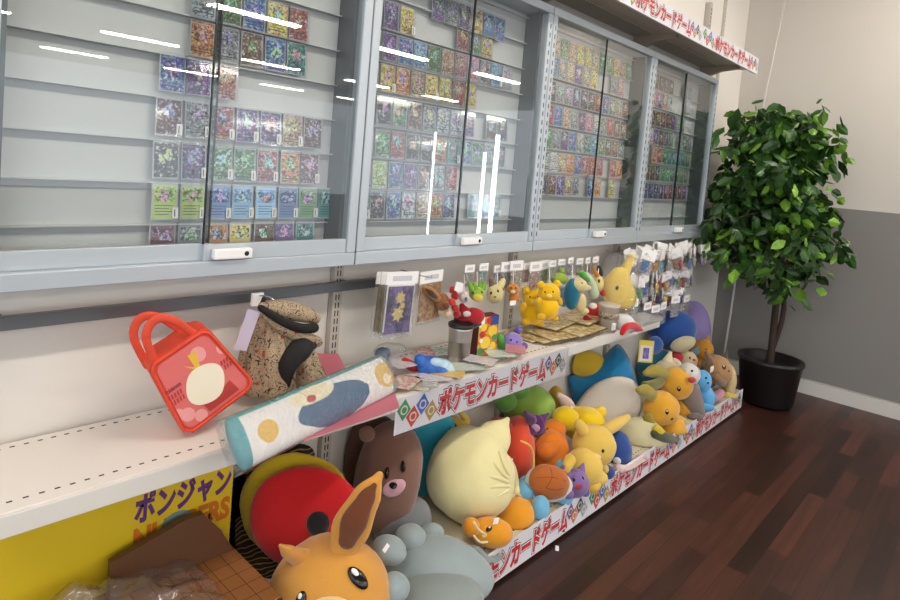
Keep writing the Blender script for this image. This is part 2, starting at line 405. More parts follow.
def objcol_mat(name, val, sat, rough=.4):
    m = D.materials.new(name); m.use_nodes = True; N, L = nodes(m); b = N['Principled BSDF']
    oi = N.new('ShaderNodeObjectInfo'); hs = N.new('ShaderNodeHueSaturation'); hs.inputs['Value'].default_value = val; hs.inputs['Saturation'].default_value = sat
    L.new(oi.outputs['Color'], hs.inputs['Color']); L.new(hs.outputs[0], b.inputs['Base Color']); b.inputs['Roughness'].default_value = rough; return m
CBORD = mat('card_border', 'ccd0d4', .35, .1); CTXT = objcol_mat('card_textbox', 1.5, .8); CLINE = mat('card_print', '3a3d44', .6); CBAR = objcol_mat('card_namebar', 1.4, .5)
CW, CH = .0605, .087
def card_bm(full):
    bm = bmesh.new()
    box(bm, 0, CW, 0, .0012, 0, CH, 0)
    g = .0026
    if full:
        box(bm, g, CW-g, -.0006, 0, g, CH-g, 1); box(bm, .006, CW-.006, -.0009, -.0005, .012, .0145, 3); box(bm, .006, CW*.6, -.0009, -.0005, CH-.009, CH-.006, 4)
        box(bm, .006, CW-.012, -.0009, -.0005, .02, .0215, 3); 
    else:
        box(bm, g, CW-g, -.0005, 0, g, CH-g, 2); box(bm, .0055, CW-.0055, -.0009, -.0004, CH*.5, CH-.0095, 1)
        for i, z in enumerate((.012, .019, .026, .033)): box(bm, .008, CW-(.012 if i % 2 else .02), -.0009, -.0004, z, z+.0016, 3)
        box(bm, .006, CW-.02, -.0008, -.0004, CH-.0075, CH-.0045, 4)
    return bm
def mesh_of(name, bm, mats):
    o = new(name, bm, mats); me = o.data; D.objects.remove(o); return me
CARD = {f: mesh_of('trading_card', card_bm(f), [CBORD, ART, CTXT, CLINE, CBAR]) for f in (0, 1)}
SLV = mesh_of('sleeve', B(-.0025, CW+.0025, -.003, -.0018, -.002, CH+.004), SLEEVE)
bm = B(CW-.013, CW+.001, -.0045, -.0035, .004, .03); box(bm, CW-.0085, CW-.0065, -.0048, -.0044, .008, .025, 1); STK = mesh_of('price_sticker', bm, [PAPER, CLINE])
PAL = {'red': 'a8383c', 'blue': '3f6fae', 'sky-blue': '6fa8d0', 'green': '4f8a4a', 'lime': 'a6bf3e', 'purple': '6a4a90', 'pink': 'c98aa0', 'orange': 'c8823c', 'yellow': 'd2b84a', 'tan': 'b89a78', 'grey': '8a9094', 'brown': '6e4a38', 'dark': '34323c', 'teal': '3c8a86', 'silver': 'b4bcc4', 'navy': '2c3a78', 'maroon': '6a2c40'}
KEY = dict(r='red', b='blue', s='sky-blue', g='green', l='lime', p='purple', k='pink', o='orange', y='yellow', t='tan', w='silver', n='brown', d='dark', e='teal', x='grey', v='navy', m='maroon')
ORDW = ['first', 'second', 'third', 'fourth', 'fifth', 'sixth', 'seventh', 'eighth', 'ninth', 'tenth', 'eleventh', 'twelfth']
ROWW = ['lowest', 'second lowest', 'third lowest', 'fourth lowest', 'fifth lowest', 'sixth lowest', 'seventh lowest', 'eighth lowest']
# (row z of the card foot relative to eye, left x, columns; '.' = gap; capital = regular layout)
CARDS = [
 (0, .572, [(-.283, 'MXOYNPE.'), (-.188, 'LLBSSBGE'), (-.090, 'dpggrom.'), (.012, 'mxrpptn.'), (.114, 'bpr.....'), (.207, '.oxnbe..'), (.300, '.wgbyr..')]),
 (1, 1.165, [(-.192, 'gdbwtop.ebe.'), (-.095, 'tlbpnwr.....'), (.003, 'sgrddoebgxd.'), (.105, '.dgnxwwp.nd.'), (.208, 'tyotyyry....'), (.305, 'gpbsgtkkxsw.'), (.400, '.py...rgy...'), (.475, '....pxpybb..')]),
 (2, 2.075, [(-.095, 'bdnptx.bo.y.'), (.003, 'pxwtobrrr.ro'), (.102, 'dgxpbwesgnnx'), (.20, 'lrbtxpkwxrnn'), (.30, 'gdxxpddrbxtn'), (.40, 'pbxtpty..xk.'), (.49, 'otgtyytggytg')]),
 (3, 2.985, [(-.097, 'vvvvvvmmmmp'), (.003, 'nrnndgegggg'), (.102, 'rt.orgeeeeg'), (.20, 'pdkpnpg.xgx'), (.30, 'xnmnmnpxx..'), (.40, 'bxrprx...w.'), (.49, 'nnmnnn..xx.')]),
]
random.seed(11)
for cab, X0, rows in CARDS:
    gname = 'trading cards in the %s glass cabinet' % ORD[cab]
    for ri, (z, row) in enumerate(rows):
        pitch = .0665 if cab < 2 else .066
        n = 0
        for ci, ch in enumerate(row):
            if ch == '.': continue
            n += 1
            col = KEY[ch.lower()]; full = 0 if ch.isupper() else 1
            o = D.objects.new('trading_card', CARD[full]); COL.objects.link(o)
            o.location = (X0+pitch*ci+random.uniform(-.002, .002), 1.472, EYE+z)
            o.rotation_euler = (-.06, random.uniform(-.015, .015), 0)
            cc = lin(PAL[col]); f = random.uniform(.85, 1.15); o.color = (cc[0]*f, cc[1]*f, cc[2]*f, 1)
            tag(o, '%s trading card, %s from left in %s row of %s glass cabinet' % (col, ORDW[n-1], ROWW[ri], ORD[cab]), 'card', gname)
            if cab < 2:
                q = D.objects.new('sleeve', SLV); COL.objects.link(q); q.parent = o
                if cab == 0 and (ri < 4) and random.random() < .75 or cab == 1 and random.random() < .2:
                    q = D.objects.new('price_sticker', STK); COL.objects.link(q); q.parent = o

# ------------------------------------------------------------------ steel bar and hooks
b0 = empty('hanging_bar', (.25, 1.46, .926), 'dark steel hanging bar running along the wall behind the patterned bag', 'rail')
new('bar', B(0, 1.15, -.008, .012, -.014, .014, bev=.002), mat('bar_steel', '6e7274', .35, .7), b0)
for x in (.03, .9): new('bracket', B(x, x+.014, .012, .045, -.012, .012), ALUD, b0)
P = onY(258, 299, 1.45)
hk = empty('white_hook', P, 'white clip hook on the steel bar holding the patterned bag', 'hook')
new('clip', B(-.02, .014, -.006, .004, -.018, .018, bev=.002), WHITE, hk)
bm = bmesh.new(); tube(bm, [(.0, -.006, .01), (.012, -.03, .012), (.02, -.045, .004), (.02, -.045, -.012)], .0022, 8); new('wire', bm, CHROME, hk, smooth=True)

# ------------------------------------------------------------------ plush builder
class Soft:
    """a soft thing: an Empty that parents its parts; every part is a rounded solid at its own place and depth"""
    def __init__(s, name, label, cat, px, py, Y, group=None, floor=None, z=None):
        p = onY(px, py, Y) if z is None else onZ(px, py, z)
        s.floor = floor; s.root = empty(name, p, label, cat, group); s.o = p; s.n = 0
    def put(s, name, bm, m, label=None, smooth=True, parent=None):
        for v in bm.verts:
            if s.floor is not None and v.co.z < s.floor+.0015: v.co.z = s.floor+.0015+(v.co.z-s.floor)*.004
            if v.co.y > 1.495: v.co.y = 1.495
            v.co -= s.o
        ob = new(name, bm, m, parent or s.root, smooth=smooth)
        if label: ob['label'] = label
        return ob
    def ell(s, name, px, py, Y, rx, ry, m, rd=None, roll=0, e=1, wob=.05, label=None, seg=24):
        c = onY(px, py, Y); k = mpp(c); a = math.radians(roll)
        u = RIGHT*math.cos(a)-UP*math.sin(a); w = RIGHT*math.sin(a)+UP*math.cos(a)
        rd = (rx+ry)/2 if rd is None else rd
        ax = (u*rx*k, w*ry*k, FWD*rd*k); s.n += 1
        bm = bmesh.new(); sphere_pts(bm, c, ax, seg, max(8, seg*2//3), e, wob, s.n+px)
        s.put(name, bm, felt(m) if isinstance(m, str) else m, label); return (c, ax)
    def tube(s, name, pts, m, flat=1, label=None, seg=12):
        P = [onY(p[0], p[1], p[2]) for p in pts]; R = [p[3]*mpp(q) for p, q in zip(pts, P)]
        bm = bmesh.new(); tube(bm, P, R, seg, (FWD, flat) if flat != 1 else None)
        return s.put(name, bm, felt(m) if isinstance(m, str) else m, label)
    def on(s, surf, px, py):
        c, ax = surf; r = ray(px, py)
        M = Matrix(ax).transposed().inverted(); o = M @ (CAM-c); d = M @ r
        A = d.dot(d); Bq = 2*o.dot(d); C = o.dot(o)-1; dis = Bq*Bq-4*A*C
        t = (-Bq-math.sqrt(dis))/(2*A) if dis > 0 else -Bq/(2*A)
        return CAM+r*t
    def dot(s, name, surf, px, py, rx, ry, m=EYE_B, roll=0, d=.45, label=None, shine=False):
        c = s.on(surf, px, py); k = mpp(c); a = math.radians(roll)
        u = RIGHT*math.cos(a)-UP*math.sin(a); w = RIGHT*math.sin(a)+UP*math.cos(a)
        # lie along the surface
        M = Matrix(surf[1]).transposed().inverted(); n = (M.transposed() @ (M @ (c-surf[0]))).normalized()
        u = (u-n*u.dot(n)).normalized()*1.0; w = (w-n*w.dot(n)).normalized()
        bm = bmesh.new(); sphere_pts(bm, c, (u*rx*k, w*ry*k, n*max(min(rx, ry)*d*k, .035*surf[1][2].length)), 14, 8)
        ob = s.put(name, bm, felt(m) if isinstance(m, str) else m, label)
        if shine:
            bm = bmesh.new(); c2 = c+n*max(min(rx, ry)*d*k, .035*surf[1][2].length)*.9-u*rx*k*.15+w*ry*k*.45; sphere_pts(bm, c2, (u*rx*k*.4, w*ry*k*.35, n*min(rx, ry)*d*k*.3), 10, 6)
            s.put('eye_highlight', bm, WHITE, parent=ob)
        return ob
    def face(s, surf, eyes, r, nose=None, nr=None, nm=EYE_B):
        for x, y in eyes: s.dot('eye', surf, x, y, r, r*1.35)
        if nose: s.dot('nose', surf, nose[0], nose[1], nr or r, (nr or r)*.7, nm)
    def pillow(s, name, pts, Y, th, m, label=None, back=1.0, lift=0):
        # stuffed flat shape: outline in its own plane, inflated towards both faces
        n = len(pts); P = []
        for i in range(n):                                   # smooth closed outline
            p0, p1, p2, p3 = [Vector(pts[(i+k-1) % n]) for k in range(4)]
            for k in range(5):
                u = k/5; P.append(.5*((2*p1)+(p2-p0)*u+(2*p0-5*p1+4*p2-p3)*u*u+(3*p1-p0-3*p2+p3)*u**3))
        cx = sum(p.x for p in P)/len(P); cy = sum(p.y for p in P)/len(P)
        c0 = onY(cx, cy, Y); k_ = mpp(c0); bm = bmesh.new(); rings = []
        for sc, sd in [(x/8, 1) for x in range(1, 9)]+[(x/8, -1) for x in range(7, 0, -1)]:
            row = []
            for p in P:
                d = th*(1-sc**2.6)**.5*sd*(1 if sd > 0 else back)+lift
                q = c0+RIGHT*(p.x-cx)*sc*k_-UP*(p.y-cy)*sc*k_-FWD*(d*k_)
                row.append(bm.verts.new(q))
            rings.append(row)
        m_ = len(P)
        for a, b in zip(rings, rings[1:]):
            for i in range(m_): bm.faces.new((a[i], a[(i+1) % m_], b[(i+1) % m_], b[i]))
        bm.faces.new(rings[0]); bm.faces.new(rings[-1])
        return s.put(name, bm, felt(m) if isinstance(m, str) else m, label)
    def label_tag(s, px, py, Y, w=6, h=5, roll=20):
        c = onY(px, py, Y); k = mpp(c); bm = B(-w*k/2, w*k/2, -.0006, .0006, -h*k/2, h*k/2)
        bmesh.ops.rotate(bm, verts=bm.verts, cent=(0, 0, 0), matrix=Matrix.Rotation(math.radians(roll), 3, 'Y'))
        for v in bm.verts: v.co += c
        return s.put('swing_tag', bm, PAPER, 'white paper tag', smooth=False)
PG = 'plush toys on the base deck'
def toy(kind, label, px, py, group=PG, cat='plush toy', floor=DECK, Y=None):
    if Y is None: Y = onZ(px, py, DECK).y
    return Soft(kind, label, cat, px, py, Y, group, floor)

# --- big plush in the lower left
t = toy('plush_fox', 'large tan plush with one tall brown-lined ear, nearest to the camera', 330, 640, Y=1.16)
h = t.ell('head', 330, 596, 1.16, 61, 56, 'cf9440', rd=52)
t.tube('ear', [(340, 556, 1.13, 11), (351, 528, 1.12, 20), (366, 498, 1.11, 15), (379, 476, 1.105, 4.5)], 'cf9440', .4)
t.tube('inner_ear', [(347, 541, 1.105, 9), (354, 522, 1.095, 13.5), (366, 499, 1.09, 9), (374, 486, 1.085, 3)], '6b3b22', .3, 'dark brown inner ear')
t.tube('ear', [(304, 560, 1.2, 12), (290, 553, 1.19, 8), (281, 546, 1.185, 2.5)], 'c98e3c', .5)
t.dot('eye', h, 358, 578, 8.5, 12.5, roll=-18, shine=True); t.dot('eye', h, 301, 600, 6, 8, shine=True)
t.dot('muzzle', h, 330, 612, 24, 14, 'e2c28c', label='pale muzzle'); 
t = toy('plush_seal', 'grey plush lying flat with stubby limbs, beside the tan plush', 432, 605, Y=1.1)
h = t.ell('body', 438, 579, 1.12, 57, 38, '93a0a1', rd=40, roll=8, wob=.08)
t.ell('head', 410, 537, 1.2, 16, 12, '93a0a1'); t.ell('bump', 432, 533, 1.2, 12, 9, '93a0a1'); t.ell('flipper', 389, 550, 1.16, 18, 13, '93a0a1', roll=15); t.ell('flipper', 394, 588, 1.06, 16, 14, '93a0a1')
t.ell('foot', 440, 596, 1.04, 44, 18, '88928f'); t.tube('tail', [(474, 560, 1.11, 14), (488, 567, 1.075, 9), (500, 575, 1.06, 4)], '849091', .6)
t.label_tag(386, 548, 1.09, 8, 6, -40)
t = toy('plush_mole', 'brown round-eared dome-shaped plush with pink muzzle on a grey cushion foot', 388, 545, Y=1.33)
t.ell('foot', 402, 522, 1.31, 30, 24, '6f7375', roll=-20, label='grey cushion foot')
b = t.ell('body', 388, 476, 1.35, 33, 55, '7a584a', rd=26, roll=10, e=.85)
t.dot('eye', b, 387, 473, 2.6, 6, roll=5, d=2); t.dot('eye', b, 402, 466, 2.4, 6, roll=5, d=4)
t.dot('muzzle', b, 394, 488, 12.5, 8.5, 'c79aa4', roll=-22, label='pink muzzle'); t.dot('nose', b, 393, 484, 4.5, 3, d=3); t.ell('ear', 367, 434, 1.34, 8, 8, '7a584a', rd=4); t.ell('ear', 405, 425, 1.33, 8, 8, '7a584a', rd=4)
t = toy('plush_mole', 'plain brown plush dome pressed against the back panel behind the pink-muzzled one', 352, 520, Y=1.45)
t.ell('body', 371, 460, 1.455, 32, 46, '674b40', rd=11, roll=6, e=.85)
t = toy('teal_cushion', 'teal square cushion behind the pale yellow pouch, under the shelf sign', 430, 492, Y=1.46, cat='cushion')
t.ell('cushion', 428, 452, 1.45, 32, 42, '35a4bc', rd=13, e=.6, roll=-8)
# pale yellow pouch
t = toy('plush_pouch', 'large pale yellow plush pouch with pointed flap and knotted cord', 470, 518, Y=1.27)
b = t.ell('body', 470, 474, 1.27, 44, 46, 'e4daa2', rd=42, wob=.09)
t.tube('flap', [(478, 456, 1.26, 28), (494, 438, 1.245, 19), (507, 420, 1.24, 3)], 'e4daa2', .45)
t.ell('gather', 511, 476, 1.22, 7, 20, 'cfc389', roll=-12); t.ell('knot', 515, 490, 1.19, 5, 6, 'd9cf98')
t.tube('cord', [(515, 490, 1.19, 2), (521, 499, 1.18, 2.4), (528, 507, 1.17, 2)], 'e0d8a8'); t.tube('cord', [(514, 490, 1.19, 2), (511, 502, 1.18, 2.2), (508, 508, 1.175, 2)], 'e0d8a8')
t.label_tag(510, 462, 1.18, 8, 6, 10)
for q in ([(508, 482), (496, 478), (482, 476)], [(508, 486), (494, 487), (480, 490)], [(508, 478), (498, 468), (490, 458)], [(508, 490), (498, 496), (488, 502)], [(509, 474), (503, 462), (499, 452)]):
    bm = bmesh.new(); tube(bm, [t.on(b, x, y)+FWD*(.001+.002*i) for i, (x, y) in enumerate(q)], [.007, .006, .002], 10); t.put('fold', bm, felt('e4daa2'))
t = toy('plush_chick', 'small golden plush peeking out behind the pale yellow pouch', 455, 450, Y=1.44)
h = t.ell('head', 451, 430, 1.42, 15, 14, 'c9a23c'); t.tube('ear', [(458, 428, 1.41, 7), (466, 421, 1.41, 5), (460, 412, 1.41, 2)], 'd8c05a', .5); t.dot('eye', h, 455, 427, 1.8, 4)
t = toy('plush_ball', 'red-orange round plush between the yellow pouch and the orange plush', 520, 490, Y=1.3)
t.ell('body', 515, 451, 1.34, 20, 34, 'd2492e', roll=6); t.tube('cord', [(521, 441, 1.22, .9), (531, 447, 1.2, .9), (534, 462, 1.19, .9), (532, 478, 1.18, .9)], 'e0bf4c', label='thin yellow cord')
t.tube('ear', [(505, 428, 1.35, 8), (496, 424, 1.36, 7), (488, 430, 1.36, 3)], 'b83d28', .5)
# amber lizard
t = toy('plush_lizard', 'amber plush lying at the deck edge with cream whiskers', 495, 546, Y=1.13)
h = t.ell('head', 491, 532, 1.115, 22, 14, 'dd9420', roll=6, rd=16); t.ell('body', 514, 518, 1.16, 22, 17, 'dd9420', roll=-35)
t.ell('paw', 471, 527, 1.14, 9, 9, 'd58b1c'); t.tube('arm', [(519, 512, 1.17, 8), (528, 503, 1.17, 7), (531, 510, 1.15, 6)], 'dd9420'); t.tube('leg', [(522, 522, 1.14, 9), (530, 516, 1.13, 7)], 'd58b1c')
t.dot('eye', h, 489, 529, 2.6, 3.4, roll=30, shine=True)
for q in ([(474, 522), (479, 530), (486, 535), (483, 536)], [(474, 536), (480, 542), (487, 542)]): t.tube('whisker', [(x, y, 1.06+.004*i, 1.1) for i, (x, y) in enumerate(q)], 'e8dcae')
t.label_tag(496, 521, 1.09, 9, 6, 15)
# turtle
t = toy('plush_turtle', 'light blue turtle plush with an orange-brown shell, lying on its front', 545, 512, Y=1.14)
s_ = t.ell('shell', 549, 482, 1.13, 21, 17, 'b5642a', rd=12, roll=12, label='orange-brown shell'); t.ell('shell_rim', 548.5, 484, 1.14, 24, 17.5, 'd8d4c4', rd=9, roll=14, label='off-white shell rim')
t.ell('body', 536, 490, 1.18, 20, 16, '6fb1d6', rd=11, roll=10); t.ell('leg', 540, 508, 1.11, 9, 12, '6fb1d6', roll=15); t.ell('leg', 564, 497, 1.105, 9, 8, '6fb1d6'); t.ell('arm', 560, 470, 1.14, 5.5, 10, '6fb1d6', roll=10); t.ell('head', 524, 494, 1.2, 12, 13, '6fb1d6')
for q in ([(550, 468), (552, 477), (546, 488)], [(536, 478), (552, 477), (566, 481)], [(546, 488), (557, 490), (563, 488)]):
    bm = bmesh.new(); tube(bm, [t.on(s_, x, y)+FWD*-.001 for x, y in q], .0012, 6); t.put('seam', bm, felt('6e3616'))
t = toy('plush_frog', 'lime green round plush behind the purple star toy', 528, 440, Y=1.44)
t.ell('body', 529, 409, 1.42, 27, 24, '8fb34c', rd=20); t.ell('ear', 505, 401, 1.44, 12, 10, '5f9138'); t.ell('ear', 518, 391, 1.44, 12, 8, '5f9138')
t.ell('belly', 537, 425, 1.38, 14, 12, 'a9bf6a', rd=10)
t = toy('plush_star', 'small dark purple star-shaped plush on the green plush', 538, 422, Y=1.33)
c_ = t.ell('body', 536, 425, 1.29, 9, 10, '54265e', rd=6)
for dx, dy in ((-11, -13), (12, -11), (10, 14), (-9, 12)): t.tube('point', [(536+dx*.4, 425+dy*.4, 1.29, 5.5), (536+dx, 425+dy, 1.285, 1.4)], '54265e', .6)
t.dot('muzzle', c_, 535, 428, 5, 4, 'b890a8')
t = toy('plush_dragon', 'bright orange plush with arms folded behind the turtle plush', 552, 478, Y=1.27)
t.ell('body', 551, 455, 1.25, 19, 25, 'd9791c', rd=15); h = t.ell('head', 551, 431, 1.29, 16, 11, 'd9791c', roll=-20); t.tube('arm', [(545, 452, 1.24, 8), (556, 446, 1.23, 8), (561, 440, 1.24, 6)], 'd2701a'); t.tube('ear', [(556, 424, 1.3, 6), (560, 418, 1.3, 2)], 'd9791c')
t.dot('eye', h, 547, 430, 1.5, 2); t.ell('foot', 541, 475, 1.22, 10, 7, 'd2701a')
t = toy('plush_duckling', 'fluffy bright yellow plush behind the pale yellow bear', 588, 445, Y=1.25)
t.ell('body', 584, 425, 1.26, 22, 18, 'e8c40e', wob=.12); t.tube('wing', [(588, 424, 1.25, 9), (597, 416, 1.25, 8), (601, 412, 1.25, 6)], 'e8c40e'); t.ell('head', 565, 418, 1.27, 13, 12, 'e2be10', wob=.12)
t = toy('plush_rabbit', 'pale pink long-eared plush between the green and the yellow plush', 572, 430, Y=1.36)
t.ell('body', 574, 422, 1.36, 12, 14, 'cdb3ac'); t.tube('ear', [(574, 416, 1.34, 5.5), (567, 404, 1.34, 6.5), (559, 395, 1.34, 3)], 'd6bdb6', .5); t.ell('head', 556, 398, 1.4, 8, 12, 'c9a03a', label='golden head'); t.label_tag(571, 410, 1.31, 7, 7, 30)
# yellow bear
t = toy('plush_bear', 'pale yellow plush bear sitting at the deck edge, one long ear raised', 590, 486, Y=1.12)
t.ell('body', 584, 468, 1.12, 19, 20, 'e0bc58', rd=15); h = t.ell('head', 594, 445, 1.13, 22, 20, 'e0bc58', rd=19)
t.tube('ear', [(604, 432, 1.15, 6), (615, 425, 1.15, 6.5), (627, 418, 1.15, 4)], 'e0bc58', .6); t.tube('ear', [(583, 430, 1.15, 6), (579, 424, 1.16, 5)], 'e0bc58', .6)
t.dot('eye', h, 603, 451, 1.6, 1.9); t.dot('eye', h, 586, 451, 1.6, 1.9); t.dot('muzzle', h, 595, 457, 6, 4, 'e8d19a'); t.dot('nose', h, 595, 455, 1.8, 1.3)
t.ell('leg', 598, 479, 1.085, 10, 7, 'e0bc58', roll=-20); t.ell('leg', 592, 487, 1.08, 9, 6, 'd2ab46', roll=-20); t.tube('arm', [(599, 462, 1.11, 5), (604, 469, 1.1, 5)], 'e0bc58'); t.tube('arm', [(570, 460, 1.11, 6), (566, 468, 1.1, 5)], 'd2ab46')
t = toy('plush_kitten', 'small lavender plush kitten with open red mouth beside the yellow bear', 575, 498, Y=1.1)
h = t.ell('body', 575, 483, 1.1, 14, 14, '80659c', rd=12); t.tube('ear', [(567, 474, 1.1, 5), (563, 466, 1.1, 1.5)], '80659c', .6); t.tube('ear', [(581, 472, 1.1, 5), (584, 463, 1.1, 1.5)], '80659c', .6)
t.ell('foot', 568, 494, 1.085, 6, 5, '785d94'); t.ell('foot', 584, 492, 1.085, 6, 5, '785d94'); t.dot('mouth', h, 579, 487, 4.5, 2.6, 'a83a3a', roll=-20, label='red mouth'); t.dot('eye', h, 574, 480, 1.3, 1.7); t.dot('eye', h, 583, 478, 1.2, 1.6)
t = toy('plush_penguin', 'dark blue round plush between the yellow bear and the cream plush', 618, 470, Y=1.13)
h = t.ell('body', 617, 452, 1.15, 15, 21, '2f4d8e', rd=14); t.ell('foot', 606, 472, 1.1, 9, 7, '2a4580'); t.dot('patch', h, 617, 461, 4, 4, 'cfd3d8', label='pale patch')
t = toy('plush_bird', 'pinkish white small plush lying against the dark blue plush by the sign', 632, 484, Y=1.1)
t.tube('body', [(619, 470, 1.09, 6), (628, 475, 1.085, 7), (637, 480, 1.08, 5.5)], 'cfb7b2', label=None); t.ell('head', 639, 481, 1.08, 6, 5, 'c9919a')
t = toy('plush_lamb', 'cream plush lying sideways with a dark olive tail over the sign', 642, 453, Y=1.14)
t.ell('body', 642, 436, 1.16, 26, 18, 'c9c29a', rd=17, roll=15); t.ell('snout', 657, 437, 1.11, 9, 8, 'bdb68e'); t.tube('tail', [(655, 434, 1.09, 4.5), (664, 437, 1.07, 5.5), (674, 440, 1.065, 4)], '4c5038', label='dark olive tail')
# big teal cushion
t = toy('eared_cushion', 'very large teal cushion with two pointed corners and a cream front', 600, 425, Y=1.4, cat='cushion')
t.pillow('cushion', [(557, 372), (569, 373), (581, 373), (590, 367), (606, 354), (618, 344), (628, 356), (634, 372), (640, 392), (640, 408), (628, 424), (600, 428), (577, 418), (567, 394)], 1.40, 15, '1f78a8')
t.pillow('front_patch', [(571, 408), (580, 391), (592, 380), (606, 374), (620, 373), (632, 379), (638, 395), (636, 411), (624, 423), (600, 426), (582, 419)], 1.366, 4, 'd9d0c2', 'cream front patch', lift=12.5)
t = toy('yellow_cushion', 'yellow round cushion tucked under the shelf above the teal cushion', 580, 385, Y=1.47, cat='cushion')
t.ell('cushion', 586, 364, 1.465, 20, 14, 'c6a62c', rd=10)
# golden bears
t = toy('plush_bear', 'golden plush with olive ears sitting in front of its twin', 664, 442, Y=1.13)
h = t.ell('head', 661, 408, 1.14, 18, 17, 'd9a032', rd=15); t.ell('body', 670, 427, 1.13, 15, 15, 'd9a032'); t.tube('ear', [(652, 395, 1.16, 6), (645, 391, 1.17, 7), (638, 390, 1.17, 3)], '9a8a2a', .5, 'olive ear'); t.tube('ear', [(648, 418, 1.14, 5), (651, 426, 1.13, 5.5), (655, 432, 1.12, 3)], '8f7f28', .5, 'olive ear')
t.dot('eye', h, 667, 412, 1.8, 2.6, shine=True); t.dot('nose', h, 672, 419, 1.6, 1.2); t.tube('leg', [(657, 431, 1.09, 6), (664, 439, 1.08, 6)], 'c8b024'); t.ell('foot', 680, 431, 1.09, 7, 7, 'd2982c')
t = toy('plush_bear', 'golden plush with olive ears sitting behind its twin', 684, 425, Y=1.2)
h = t.ell('head', 676, 383, 1.21, 17, 16, 'd9a032', rd=15, roll=25); t.ell('snout', 687, 391, 1.19, 7, 6, 'd9a032'); t.ell('body', 684, 409, 1.18, 12, 17, 'd2982c'); t.tube('ear', [(664, 374, 1.23, 6), (655, 371, 1.24, 7), (645, 373, 1.24, 3)], '9a8a2a', .5, 'olive ear'); t.tube('ear', [(660, 382, 1.2, 5), (652, 386, 1.2, 6), (644, 384, 1.2, 3)], '6b6a2a', .5, 'olive ear')
t.dot('eye', h, 679, 389, 1.7, 2.4, shine=True); t.ell('foot', 688, 422, 1.13, 6, 7, 'b89a24')
t = toy('plush_goose', 'white-headed plush with a grey-brown body and red beak', 694, 420, Y=1.14)
h = t.ell('head', 689, 374, 1.17, 11, 11, 'd0cdc8'); t.tube('body', [(688, 388, 1.17, 11), (692, 402, 1.14, 11), (696, 412, 1.12, 9)], '7a6c66', label='grey-brown body'); t.ell('beak', 692, 380, 1.12, 4, 3, 'c4404a', label='red beak'); t.dot('eye', h, 692, 371, 1.1, 1.3); t.ell('foot', 695, 417, 1.1, 8, 4, '6e605a')
t = toy('plush_otter', 'sky blue sitting plush beside the white-headed goose plush', 704, 410, Y=1.12)
h = t.ell('head', 702, 381, 1.13, 9, 11, '5aa0d0', roll=10); t.ell('body', 704, 396, 1.12, 10, 13, '5aa0d0', roll=-15); t.ell('foot', 706, 407, 1.09, 8, 4.5, '5298c8'); t.tube('arm', [(710, 392, 1.1, 3), (714, 398, 1.09, 3)], '5298c8'); t.dot('eye', h, 706, 378, 1, 1.3); t.dot('nose', h, 708, 383, 1.2, .9)
t = toy('plush_parrot', 'cream and red plush with teal cap at the back, below the big blue plush', 684, 378, Y=1.33)
h = t.ell('head', 685, 360, 1.33, 12, 10, 'd3c096'); t.ell('patch', 677, 357, 1.3, 6, 6, 'b8313a', label='red patch'); t.ell('cap', 688, 350, 1.34, 11, 6, '4c7c94', label='teal cap'); t.dot('nose', h, 694, 360, 2, 1.3, 'b8313a'); t.dot('eye', h, 690, 358, 1, 1.4)
t = toy('plush_goat', 'pale cream plush with pointed ear behind the golden bears', 666, 385, Y=1.3)
t.ell('body', 667, 372, 1.3, 13, 12, 'cbbf9c'); t.tube('ear', [(668, 362, 1.3, 6), (670, 353, 1.3, 2)], 'd4c8a4', .6); t.ell('head', 674, 365, 1.28, 7, 7, 'cbbf9c')
t = toy('plush_whale', 'very large royal blue round plush with cream belly at the back', 680, 372, Y=1.38)
t.ell('body', 672, 330, 1.37, 24, 20, '1d4587', rd=16, roll=-12); t.ell('belly', 683, 344, 1.275, 13, 7, 'b3aa88', rd=7, roll=-20, label='cream belly'); t.tube('fin', [(655, 345, 1.33, 9), (647, 352, 1.33, 5)], '1d4587', .5)
t = toy('plush_blob', 'lavender tall plush leaning behind the royal blue one', 702, 365, Y=1.47)
t.ell('body', 696, 327, 1.46, 15, 27, '9686bc', rd=8, roll=-8); t.tube('ear', [(690, 306, 1.46, 5), (687, 300, 1.46, 2)], '8d7cb0', .5)
t = toy('plush_lion', 'small golden brown plush below the lavender plush', 702, 372, Y=1.3)
h = t.ell('head', 703, 350, 1.3, 10, 11, 'bd8326', roll=15); t.ell('body', 700, 364, 1.3, 13, 6, 'a8721f'); t.tube('ear', [(694, 346, 1.31, 4), (690, 350, 1.31, 2)], '6a4b22', .6); t.dot('eye', h, 706, 350, 1, 1.4); t.tube('ear', [(707, 341, 1.31, 3), (709, 336, 1.31, 1)], 'bd8326', .6)
t = toy('plush_hare', 'light brown plush hare with cream belly at the far right end', 722, 398, Y=1.14)
h = t.ell('head', 718, 370, 1.15, 13, 15, 'a98258', roll=-12); t.tube('ear', [(710, 360, 1.17, 4), (706, 352, 1.17, 2)], '8a6644', .6); t.tube('ear', [(724, 358, 1.17, 3.5), (727, 352, 1.17, 1.5)], '4e463c', .6); t.ell('belly', 728, 380, 1.13, 7, 16, 'ccb684', roll=5, label='cream belly'); t.dot('eye', h, 724, 367, 2, 2.4, shine=True); t.dot('nose', h, 729, 371, 1.6, 1.2, '6b4632'); t.ell('foot', 729, 396, 1.1, 8, 4, 'ccb45c'); t.tube('arm', [(716, 378, 1.1, 4), (722, 383, 1.09, 4)], '8a6644')
t = toy('plush_dino', 'slate teal plush with a pink foot between the otter and the hare', 712, 403, Y=1.18)
t.ell('body', 708, 374, 1.24, 9, 14, '4c6468'); t.tube('foot', [(709, 399, 1.12, 4), (716, 396, 1.11, 5), (721, 393, 1.11, 4)], 'c07f92', label='pink foot'); t.label_tag(712, 369, 1.15, 9, 6, 0)
